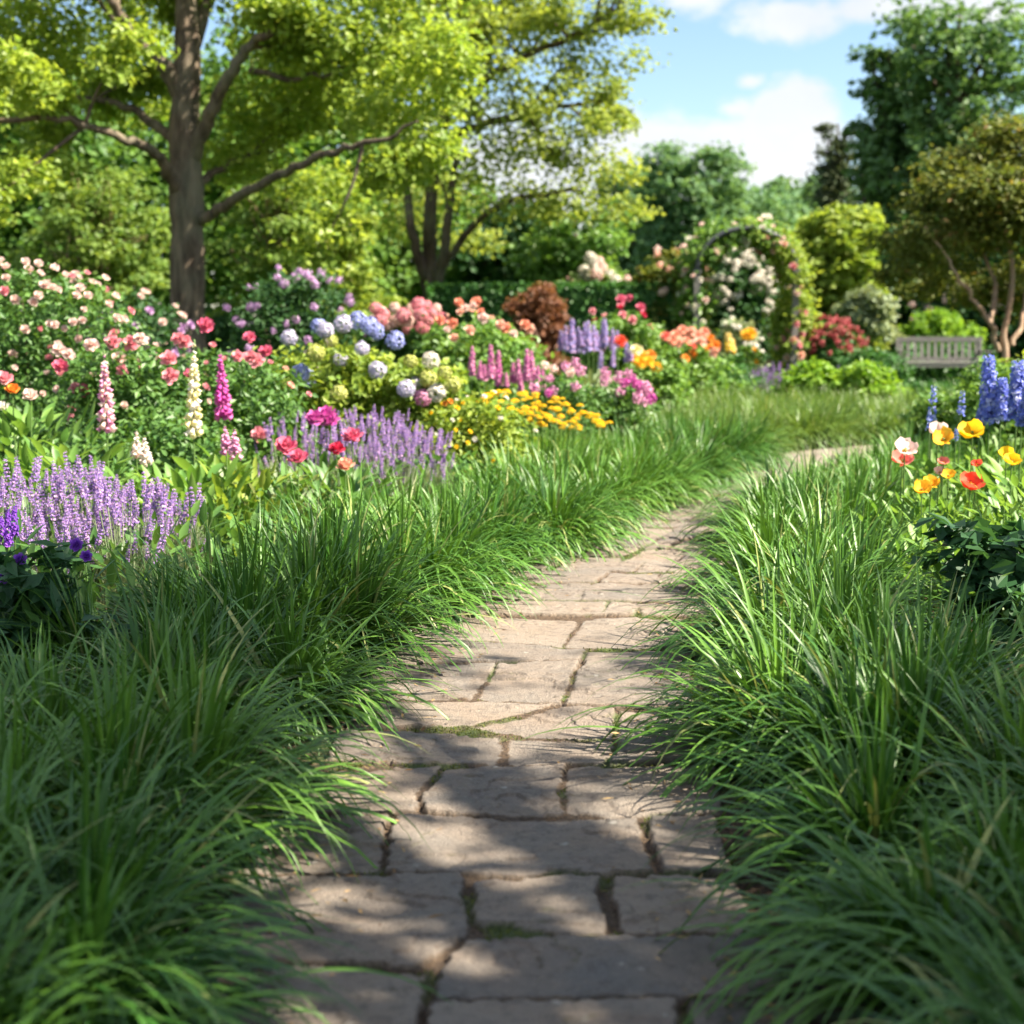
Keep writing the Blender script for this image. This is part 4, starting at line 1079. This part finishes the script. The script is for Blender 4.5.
# --- peonies on tall stems in the left bed
def stemmed(name, label, cat, px, Y, blooms, mesh_fn, size, leaf='green', nleaf=60, sl=.16, group=None, wide=.3, leafh=.4):
    X = at(px, 450, Y)[0]; t = thing(name, label, cat, (X, Y, 0), group); m = MB()
    for q in blooms:
        bx, by = q[:2]; yy_ = Y + random.uniform(-.15, .15); p = at(bx, by, yy_)
        tube(m, spline([(X + (p[0] - X) * .45, Y, -.02), (p[0] * .9 + X * .1, yy_, p[2] * .55), tuple(p)], 3), np.linspace(.005, .0035, 7), 5)
        put(t, 'blossom', mesh_fn(q), p, face_dir((0, 0, 0), .9, .6, p), random.uniform(*size))
    if m.v: m.build('stem', MT['stem'], t)
    m = MB(); n = nleaf; ra = rng.uniform(0, 6.283, n); rr = rng.random(n) * wide
    ribbons(m, np.stack([X + rr * np.cos(ra), Y + rr * np.sin(ra), .02 + rng.random(n) * leafh], -1), ra, rng.uniform(.3, 1.2, n), rng.uniform(.6, 1.1, n) * sl, rng.uniform(.25, .4, n) * sl, rng.uniform(.2, 1.4, n), 4, None, .5, .35, shape='leaf')
    m.build('foliage', MT[leaf], t)
    return t


stemmed('peony_plant', 'big ruffled magenta bloom rising out of the purple lavender', 'peony', 320, 9.2, [(314, 420), (326, 416), (330, 422)], lambda q: peony_mesh('petal_magenta', 1), (.056, .07), sl=.14)
stemmed('peony_plant', 'single crimson peony on a bare stem right of the magenta bloom', 'peony', 352, 8.7, [(352, 438), (336, 450)], lambda q: peony_mesh('petal_hot' if q[0] == 352 else 'petal_crimson'), (.045, .06))
stemmed('peony_plant', 'pair of crimson pink peonies low behind the grass border', 'peony', 290, 8.3, [(285, 448), (298, 459)], lambda q: peony_mesh('petal_hot'), (.052, .06))
stemmed('peony_plant', 'salmon pink poppy like bloom just above the grass tips', 'peony', 347, 8.3, [(345, 467)], lambda q: peony_mesh('petal_salmon'), (.045, .05))
stemmed('lily_plant', 'broad leaved lily with orange and white blooms at the left edge', 'lily', 25, 8.6, [(12, 391), (3, 408), (30, 397), (4, 380), (-12, 400)],
        lambda q: rose_mesh({12: 'petal_orange', 3: 'petal_white', 30: 'petal_pale', 4: 'petal_pink'}.get(q[0], 'petal_white')), (.04, .06), 'fresh', 210, .17, wide=.5, leafh=.75)
stemmed('lily_plant', 'leafy green perennial without blooms between the lily and the pink foxglove', 'plant', 70, 8.1, [], None, (.04, .06), 'fresh', 190, .16, wide=.4, leafh=.6)
stemmed('border_perennial', 'lush broad leaved perennial below the creamy foxglove', 'plant', 190, 8.0, [], None, (.04, .06), 'fresh', 150, .2, wide=.45, leafh=.45)
stemmed('border_perennial', 'light green leafy clump below the magenta foxglove', 'plant', 245, 8.2, [], None, (.04, .06), 'yellowgreen', 170, .13, wide=.5, leafh=.45)
stemmed('border_perennial', 'soft grey green clump in front of the purple lavender', 'plant', 300, 8.6, [], None, (.04, .06), 'grey', 220, .10, wide=.55, leafh=.4)
t, lb = bush('bellflower_plant', 'dark leaved plant with small violet flowers in front of the front lavender', 'plant', 35, 532, 5.1, 150, 'deep', 700, .13, .05, nl=8, stem='stem', up=.9)
bloom_px(t, 5.05, 'blossom', [rose_mesh('petal_violet')], [(76, 545), (86, 556), (3, 578), (20, 560)], (.026, .034), .1)
spike_plant('speedwell', 'deep violet flower spike at the left frame edge in the lavender', 'flower spike', 10, 505, 6.2, [(8, 545, 508), (2, 540, 515), (14, 535, 505)], lambda h: (spike_mesh('floret', ['stem', 'petal_violet'], .17, .02, 110, .018, 0, 0, .6, .003), .17), 'dark', .16, 20)
t, lb = bush('filler_shrub', 'dark shrub mass low behind the pink and creamy foxgloves', 'shrub', 160, 400, 9.6, 190, 'green', 5200, .07, .04, nl=8)
t, lb = bush('daisy_bush', 'bright yellow green bush with tiny yellow and white flowers left of the yellow yarrow', 'shrub', 475, 392, 10.8, 110, 'yellowgreen', 6500, .055, .035, nl=9)
bloom(t, lb, 'blossom', [dahlia_mesh('petal_white'), dahlia_mesh('petal_yellow'), dahlia_mesh('petal_yellow')], 34, (.016, .03), .3)
bloom_px(t, 10.8, 'blossom', [dahlia_mesh('petal_orange')], [(450, 401), (444, 403)], (.025, .03), .5)
# yarrow
X = at(545, 410, 11.2)[0]; t = thing('yarrow_plant', 'wide yarrow clump topped with flat yellow flower heads', 'yarrow', (X, 11.2, 0)); m = MB()
pts = [(488, 397), (496, 393), (505, 392), (514, 401), (500, 402), (520, 394), (528, 398), (535, 394), (510, 409), (525, 408), (534, 404), (542, 406), (550, 402), (545, 414), (556, 409), (560, 416), (565, 405), (552, 421), (540, 424), (570, 412), (575, 419), (582, 412), (590, 417), (598, 422), (563, 424), (578, 426), (536, 416), (518, 412), (530, 420), (486, 403), (555, 398), (600, 425)]
for (px, py) in pts:
    p = at(px, py, 11.2 + random.uniform(-.35, .35)); tube(m, spline([(p[0] * .8 + X * .2, 11.2 + (p[1] - 11.2) * .7, 0), (p[0], p[1], p[2] * .5), p - [0, 0, .03]], 2), .003, 4)
    put(t, 'flower_head', yarrow_mesh('petal_yellow'), p, face_dir((0, 0, .6), .6, .35, p), random.uniform(.026, .046))
    for q in range(2):
        p2 = p + rng.normal(size=3) * [.05, .05, .02]; put(t, 'flower_head', yarrow_mesh('petal_yellow'), p2, face_dir((0, 0, .6), .6, .35, p), random.uniform(.02, .036))
m.build('stem', MT['stem'], t)
m = MB(); n = 2600; ra = rng.uniform(0, 6.283, n); rr = np.sqrt(rng.random(n)) * .55
ribbons(m, np.stack([X + rr * np.cos(ra) * .95, 11.2 + rr * np.sin(ra) * .7, rng.random(n) * .42], -1), ra, rng.uniform(.1, 1, n), rng.uniform(.06, .14, n), rng.uniform(.008, .018, n), rng.uniform(0, 1, n), 3); m.build('foliage', MT['fresh'], t)
t, lb = bush('phlox', 'phlox clump with pink blossom heads above the yellow yarrow', 'phlox', 560, 366, 13, 90, 'green', 4200, .065, .03, nl=8)
bloom_px(t, 13, 'flower_head', [puff_mesh('petal_mauve'), puff_mesh('petal_pale'), puff_mesh('petal_magenta')], [(545, 365, 1), (553, 368, 1), (565, 366, 0), (575, 362, 0), (580, 370, 0), (549, 378, 0), (548, 393, 2), (552, 390, 0), (534, 387, 0), (575, 386, 0), (605, 372, 0), (570, 372, 1)], (.055, .08), .5)
t, lb = bush('phlox', 'phlox clump with deep magenta blossom heads beside the grass border', 'phlox', 618, 374, 13.4, 80, 'green', 4200, .065, .03, nl=8)
bloom_px(t, 13.4, 'flower_head', [puff_mesh('petal_magenta'), puff_mesh('petal_mauve')], [(619, 377, 1), (628, 372, 1), (625, 382, 0), (632, 378, 0), (637, 384, 0), (645, 386, 1), (638, 397, 1), (645, 401, 1), (651, 398, 0), (620, 392, 1), (605, 380, 1), (640, 392, 1), (648, 390, 1)], (.055, .085), .5)
# dahlias
t, lb = bush('dahlia_bush', 'dahlia bed with coral and salmon blooms left of the arbor', 'dahlia', 690, 340, 20, 90, 'fresh', 5200, .1, .06, nl=9)
bloom_px(t, 20, 'blossom', [dahlia_mesh('petal_salmon'), dahlia_mesh('petal_coral'), dahlia_mesh('petal_orange'), peony_mesh('petal_peach')], [(665, 336, 1), (675, 335, 0), (682, 330, 0), (690, 332, 3), (697, 336, 0), (704, 332, 0), (710, 338, 2), (700, 342, 3), (693, 346, 1), (708, 348, 2), (686, 340, 0), (678, 342, 3), (715, 345, 2), (692, 354, 2), (685, 358, 2), (672, 340, 0), (714, 352, 3), (705, 340, 0)], (.075, .10), .7)
t, lb = bush('dahlia_bush', 'dahlia clump with golden yellow and red blooms near the grass', 'dahlia', 652, 352, 17, 70, 'fresh', 3600, .09, .055, nl=7)
bloom_px(t, 17, 'blossom', [dahlia_mesh('petal_gold'), dahlia_mesh('petal_cream'), dahlia_mesh('petal_red'), dahlia_mesh('petal_orange')], [(620, 341, 2), (636, 350, 1), (641, 356, 0), (648, 361, 0), (650, 355, 3), (656, 367, 0), (640, 362, 0), (633, 358, 0)], (.08, .1), .6)

# --- arbor with climbing rose
YA = 26.0; xl, xr = at(693, 300, YA)[0], at(790, 300, YA)[0]; ztop = at(740, 232, YA)[2]; xc = (xl + xr) / 2; hw = (xr - xl) / 2; zsp = ztop - hw * .82
k = NT('weathered_wood'); mp = k.n('ShaderNodeMapping'); mp.inputs['Scale'].default_value = (6, 6, .8); k.l(k.pos(), mp.inputs[0]); nn_ = k.noise(9, 6, .6, mp.outputs[0])
MT['wood'] = k.done(k.bsdf(k.mix(nn_, (.105, .10, .095), (.25, .24, .23)), .85, .2, nn_, .5, .01))
k = NT('dark_iron'); MT['iron'] = k.done(k.bsdf((.05, .055, .065), .45, .5))


def box(mb, c, s, rot=None, bev=.0):
    c = np.array(c, float); s = np.array(s, float) / 2
    v = np.array([[x, y, z] for x in (-1, 1) for y in (-1, 1) for z in (-1, 1)], float) * s
    if rot is not None: v = v @ np.array(Euler(rot).to_matrix()).T
    mb.add(v + c, [[0, 1, 3, 2], [4, 6, 7, 5], [0, 4, 5, 1], [2, 3, 7, 6], [0, 2, 6, 4], [1, 5, 7, 3]])


t = thing('arbor', 'dark arched garden arbor with grey wooden posts overgrown by climbing roses', 'arbor', (xc, YA, 0))
for sx in (-1, 1):
    for sy in (-.45, .45):
        m = MB(); box(m, (xc + sx * hw, YA + sy, zsp / 2), (.11, .11, zsp)); box(m, (xc + sx * hw, YA + sy, zsp + .02), (.15, .15, .05)); m.build('post', MT['wood'], t, False)
th = np.linspace(0, math.pi, 25)
for sy in (-.45, .45):
    m = MB(); tube(m, np.stack([xc + hw * np.cos(th), np.full(25, YA + sy), zsp + .05 + hw * .82 * np.sin(th)], -1), .05, 8); m.build('arch', MT['iron'], t)
m = MB()
for a_ in th[1:-1:2]: tube(m, [(xc + hw * math.cos(a_), YA - .45, zsp + .05 + hw * .82 * math.sin(a_)), (xc + hw * math.cos(a_), YA + .45, zsp + .05 + hw * .82 * math.sin(a_))], .025, 6)
tube(m, [(xc, YA, ztop - .05), (xc, YA, ztop + .18)], [.05, .01], 6)
m.build('roof_slat', MT['iron'], t)
m = MB()
for sx in (-1, 1):
    for z_ in np.arange(.3, zsp, .3): box(m, (xc + sx * hw, YA, z_), (.03, .8, .03))
m.build('lattice', MT['wood'], t, False)


def climber(label, a0_, a1_, cols, nb, leaf, n):
    pts = []
    for s_ in np.linspace(0, 1, 60):
        L1 = zsp; arc = math.pi * hw * .9; tot = 2 * L1 + arc; d = s_ * tot
        if d < L1: p = (xc + hw, YA, d)
        elif d < L1 + arc: a_ = (d - L1) / arc * math.pi; p = (xc + hw * math.cos(a_), YA, zsp + hw * .82 * math.sin(a_))
        else: p = (xc - hw, YA, L1 - (d - L1 - arc))
        pts.append(p)
    pts = np.array(pts); i0, i1 = int(a0_ * 59), int(a1_ * 59); seg = pts[i0:i1 + 1]
    t = thing('climbing_rose', label, 'climbing rose', (seg[0][0] if a0_ == 0 else seg[-1][0], YA, 0))
    m = MB()
    for q in range(3):
        s2 = seg + np.array([0, (q - 1) * .4, 0]) + np.cumsum(rng.normal(size=seg.shape) * .012, 0); tube(m, s2, .014, 5)
    m.build('stem', MT['twig'], t)
    lobes = [[*(p + rng.normal(size=3) * .06), .2 + .1 * rng.random(), .55, .24] for p in seg[::2] if p[2] > .1]
    m = MB(); lobe_leaves(m, lobes, n, .11, .07, cl=.3, per=10); m.build('foliage', MT[leaf], t, False)
    la = np.array(lobes); bloom(t, la, 'blossom', [rose_mesh(c) for c in cols], nb, (.06, .1), .05)


climber('climbing rose with pink blooms covering the right post of the arbor', 0, .48, ['petal_pink', 'petal_peach', 'petal_pale'], 42, 'yellowgreen', 6500)
climber('climbing rose with pale blooms covering the left post of the arbor', .44, 1, ['petal_pale', 'petal_white'], 44, 'fresh', 5500)
t, lb = bush('climbing_shrub', 'dusty pink flowering shrub leaning on the left side of the arbor', 'shrub', 672, 240, 27, 70, 'bronze', 5500, .13, .09, nl=8)
bloom(t, lb, 'blossom', [puff_mesh('petal_peach'), puff_mesh('petal_pale')], 20, (.09, .13), .6)
t, lb = bush('panicle_hydrangea', 'tall white flowering hydrangea seen through the arbor arch', 'hydrangea', 738, 246, 29.5, 78, 'dark', 6000, .15, .1, nl=9)
bloom(t, lb, 'flower_head', [hyd_mesh('petal_white', 1), hyd_mesh('petal_white', 2, 80, .6)], 95, (.075, .12), .5)
t, lb = bush('silver_shrub', 'low silvery white shrub inside the foot of the arbor', 'shrub', 738, 313, 24.5, 48, 'grey', 2500, .1, .05, nl=6)
bloom(t, lb, 'blossom', [puff_mesh('petal_white')], 14, (.07, .1), .5)
spike_plant('mullein', 'tall pale yellow flower spike before the arbor opening', 'flower spike', 727, 335, 22, [(728, 350, 332), (731, 352, 338)], lambda h: (spike_mesh('floret', ['stem', 'petal_cream', 'petal_yellow'], .3, .07, 110, .07, 0, 0, .5, .006), .3), 'fresh', .3, 40, wide=.5)
t, lb = bush('marigold', 'low green clump with one golden bloom right of the pale yellow spike', 'marigold', 748, 338, 22.5, 34, 'fresh', 1800, .09, .05, nl=5)
bloom_px(t, 22.5, 'blossom', [dahlia_mesh('petal_gold')], [(746, 335), (750, 333)], (.12, .14), .4)
bloom(t, lb, 'blossom', [dahlia_mesh('petal_gold')], 3, (.05, .06), .5)
t, lb = bush('filler_shrub', 'grey green mounded shrub before the arbor between dahlias and lavender', 'shrub', 728, 352, 20.5, 70, 'hedge', 3600, .07, .03, nl=7)
for (px, yt, Y, w_, lab) in ((812, 356, 19.5, 62, 'low lime green box shrub left of the pair before the bench'), (862, 358, 19.2, 70, 'low lime green box shrub right of the pair before the bench')):
    bush('box_shrub', lab, 'shrub', px, yt, Y, w_, 'lime', 3800, .09, .065, 'lime box shrubs', nl=8)
t, lb = bush('azalea', 'red flowering bush between the arbor and the standard tree', 'shrub', 832, 314, 26, 60, 'hedge', 4200, .1, .06, nl=8)
bloom(t, lb, 'blossom', [puff_mesh('petal_red_bush'), puff_mesh('petal_red_bush', 45)], 80, (.06, .11), .5)
t = auto_tree('standard_tree', 'small standard tree with a grey green ball crown on a pale stem', 868, 287, 28, 56, 'grey', 4000, .12, .08, 'bark_pale', low=.46, nl=8, tr=.07, squash=.8)
t, lb = bush('lime_shrub', 'vivid lime green rounded shrub behind the bench', 'shrub', 940, 304, 32, 74, 'lime', 5000, .15, .1, nl=9)
t, lb = bush('filler_shrub', 'shadowed low hedge shrub left of the bench', 'shrub', 868, 346, 25.5, 90, 'hedge', 4000, .1, .07, nl=8)
t, lb = bush('filler_shrub', 'pale pink flowering shrub behind the lime green shrub', 'shrub', 955, 285, 33.5, 90, 'dark', 4500, .14, .1, nl=8)
bloom(t, lb, 'blossom', [puff_mesh('petal_pale')], 14, (.12, .2), .55)

bush('filler_shrub', 'low dark hedge shrub pressed right behind the bench back', 'shrub', 941, 337, 30.4, 105, 'hedge', 4500, .11, .075, nl=9)
# --- bench
YB = 29.0; c0 = at(900, 380, YB); sB = YB / FPX
bw = 1.75; bx = at(941, 380, YB)[0]
t = thing('garden_bench', 'weathered grey slatted wooden garden bench half hidden by shrubs', 'bench', (bx, YB, 0))
k0 = bx - bw / 2; k1 = bx + bw / 2
m = MB(); box(m, (bx, YB + .30, .90), (bw + .04, .05, .10)); box(m, (bx, YB + .25, .50), (bw - .1, .045, .07))
for q in range(12): box(m, (k0 + .11 + q * (bw - .22) / 11, YB + .275, .69), (.06, .022, .34), (R(-7), 0, 0))
m.build('backrest', MT['wood'], t, False)
m = MB()
for q in range(5): box(m, (bx, YB - .22 + q * .1, .435), (bw - .02, .085, .025))
box(m, (bx, YB - .24, .385), (bw - .1, .03, .07)); m.build('seat', MT['wood'], t, False)
for xx in (k0 + .03, k1 - .03):
    m = MB(); box(m, (xx, YB - .24, .32), (.065, .065, .64)); m.build('leg', MT['wood'], t, False)
    m = MB(); box(m, (xx, YB + .27, .225), (.065, .065, .45)); box(m, (xx, YB + .285, .67), (.063, .06, .46), (R(-4), 0, 0)); m.build('leg', MT['wood'], t, False)
    m = MB(); box(m, (xx, YB - .01, .655), (.075, .60, .035)); m.build('armrest', MT['wood'], t, False)

# --- right bed
DEL = lambda cols, H, v: (lambda h: (spike_mesh('floret', cols, H, .06, 230, .05, v, 0, .45, .006), H))
spike_plant('delphinium', 'left of the two tall blue delphinium spikes above the yellow poppies', 'delphinium', 990, 350, 8.6, [(989, 420, 356), (1000, 418, 378), (979, 424, 408)], DEL(['stem', 'petal_del', 'petal_del', 'petal_blue'], .42, 0), 'fresh', .26, 40)
spike_plant('delphinium', 'tall blue delphinium spike cut by the right frame edge', 'delphinium', 1017, 352, 8.4, [(1016, 418, 360), (1028, 420, 365), (1021, 425, 400)], DEL(['stem', 'petal_del', 'petal_del', 'petal_blue'], .42, 1), 'fresh', .26, 40)
spike_plant('delphinium', 'thin budding delphinium with sparse blue florets left of the blue pair', 'delphinium', 935, 380, 8.8, [(931, 420, 385), (960, 415, 390), (929, 430, 410), (955, 440, 428)], lambda h: (spike_mesh('floret', ['stem', 'petal_del', 'petal_blue'], .22, .03, 34, .03, 2, 0, .5, .004), .22), 'fresh', .2, 40, spread=.1)
PO = lambda c: (lambda q: poppy_mesh(c, q[2] if len(q) > 2 else 0))
GP = 'poppies in the right bed'
stemmed('poppy_plant', 'two toned pink and red poppy leftmost in the right bed', 'poppy', 903, 7.4, [(902, 462, 0), (904, 452, 1)], lambda q: poppy_mesh('petal_coral' if q[2] == 0 else 'petal_pale', q[2]), (.058, .064), 'fresh', 70, .10, GP)
stemmed('poppy_plant', 'pair of yellow poppies low beside the red poppy', 'poppy', 926, 7.3, [(921, 490), (930, 486)], PO('petal_gold'), (.046, .054), 'fresh', 70, .10, GP)
stemmed('poppy_plant', 'pink and yellow poppy topmost in the middle of the right bed', 'poppy', 940, 7.6, [(938, 433, 0), (943, 440, 1)], lambda q: poppy_mesh('petal_pale' if q[2] == 0 else 'petal_gold', q[2]), (.052, .06), 'fresh', 70, .10, GP)
stemmed('poppy_plant', 'single wide yellow poppy below the blue delphinium pair', 'poppy', 972, 7.5, [(972, 434)], PO('petal_yellow'), (.068, .074), 'fresh', 70, .10, GP)
stemmed('poppy_plant', 'single scarlet poppy in front of the dark leaved plant', 'poppy', 970, 7.2, [(970, 486)], PO('petal_red'), (.064, .07), 'fresh', 70, .10, GP)
stemmed('poppy_plant', 'yellow poppy pair at the right below the delphiniums', 'poppy', 1008, 7.5, [(1006, 456), (1011, 463)], PO('petal_yellow'), (.044, .05), 'fresh', 70, .10, GP)
stemmed('poppy_plant', 'small coral poppy and pale bud between the pink and scarlet poppies', 'poppy', 942, 7.4, [(943, 463), (939, 473), (948, 476), (977, 465)], lambda q: poppy_mesh({943: 'petal_coral', 939: 'petal_peach', 948: 'petal_gold', 977: 'petal_red'}[q[0]], 1), (.028, .036), 'fresh', 80, .10, GP)
bush('broad_leaf_plant', 'dark glossy broad leaved plant at the right edge before the poppies', 'plant', 1012, 500, 6.0, 150, 'deep', 900, .12, .075, nl=8, stem='stem', up=1.0)
stemmed('broad_leaf_plant', 'mid green leafy plant beneath the delphiniums at the right edge', 'plant', 1040, 6.9, [], None, (1, 1), 'fresh', 200, .10, None, .45, .6)
t, lb = bush('filler_shrub', 'leafy yellow green shrub half hiding the bench', 'shrub', 1003, 352, 12.5, 105, 'fresh', 6000, .075, .045, nl=9)
t, lb = bush('filler_shrub', 'green shrub rising behind the blue delphiniums at the right edge', 'shrub', 1040, 345, 13, 110, 'yellowgreen', 5000, .075, .045, nl=8)
t, lb = bush('filler_shrub', 'low pale leaved bush behind the thin budding delphinium', 'shrub', 945, 386, 13.2, 80, 'fresh', 4000, .07, .04, nl=7)

# --- low leaves between the plants
def cover(label, poly, n, leaf, sl, h):
    pa = np.array(poly); lo, hi = pa.min(0), pa.max(0)
    x = rng.uniform(lo[0], hi[0], n * 3); y = rng.uniform(lo[1], hi[1], n * 3); m_ = inpoly(x, y, poly); x, y = x[m_][:n], y[m_][:n]; q = len(x)
    m = MB(); hh = h * (.35 + 1.1 * fbm(x * 2, y * 2, 77))
    ribbons(m, np.stack([x, y, rng.random(q) * hh], -1), rng.uniform(0, 6.283, q), rng.uniform(.2, 1.3, q), rng.uniform(.5, 1.2, q) * sl, rng.uniform(.2, .4, q) * sl, rng.uniform(.2, 1.4, q), 3, None, .5, .3, shape='leaf')
    return tag(m.build('ground_cover', MT[leaf]), label, 'ground cover', kind='stuff')


cover('low mixed green leaves filling the left flower bed', [(-1.7, 4.6), (-1.2, 7.4), (-.55, 9.4), (.4, 11.5), (.9, 13.5), (1.3, 16), (1.6, 20), (-8, 20), (-4.5, 10), (-2.8, 4.6)], 26000, 'green', .13, .4)
cover('low bright leaves and buds filling the right poppy bed', [(1.75, 6.3), (2.0, 7.5), (2.5, 9), (3.4, 11), (5.5, 12.5), (7.5, 12), (4, 5), (2.2, 5)], 9000, 'fresh', .11, .42)
cover('low shaded green leaves around the arbor and bench', [(1.8, 20.3), (4, 20.6), (7.5, 19), (16, 20), (16, 21.5), (6.6, 21.5), (6.4, 31), (-4, 30), (-2, 21)], 15000, 'hedge', .2, .14)
cover('thin low leaves on the ground in front of and under the bench', [(7.2, 25), (16, 25), (16, 33), (7, 33)], 9000, 'hedge', .12, .03)
cover('shaded woodland leaves on the ground beneath the trees behind the beds', [(-15, 15), (-3.5, 15.5), (1.2, 20), (.5, 30), (-15, 34)], 16000, 'hedge', .2, .45)
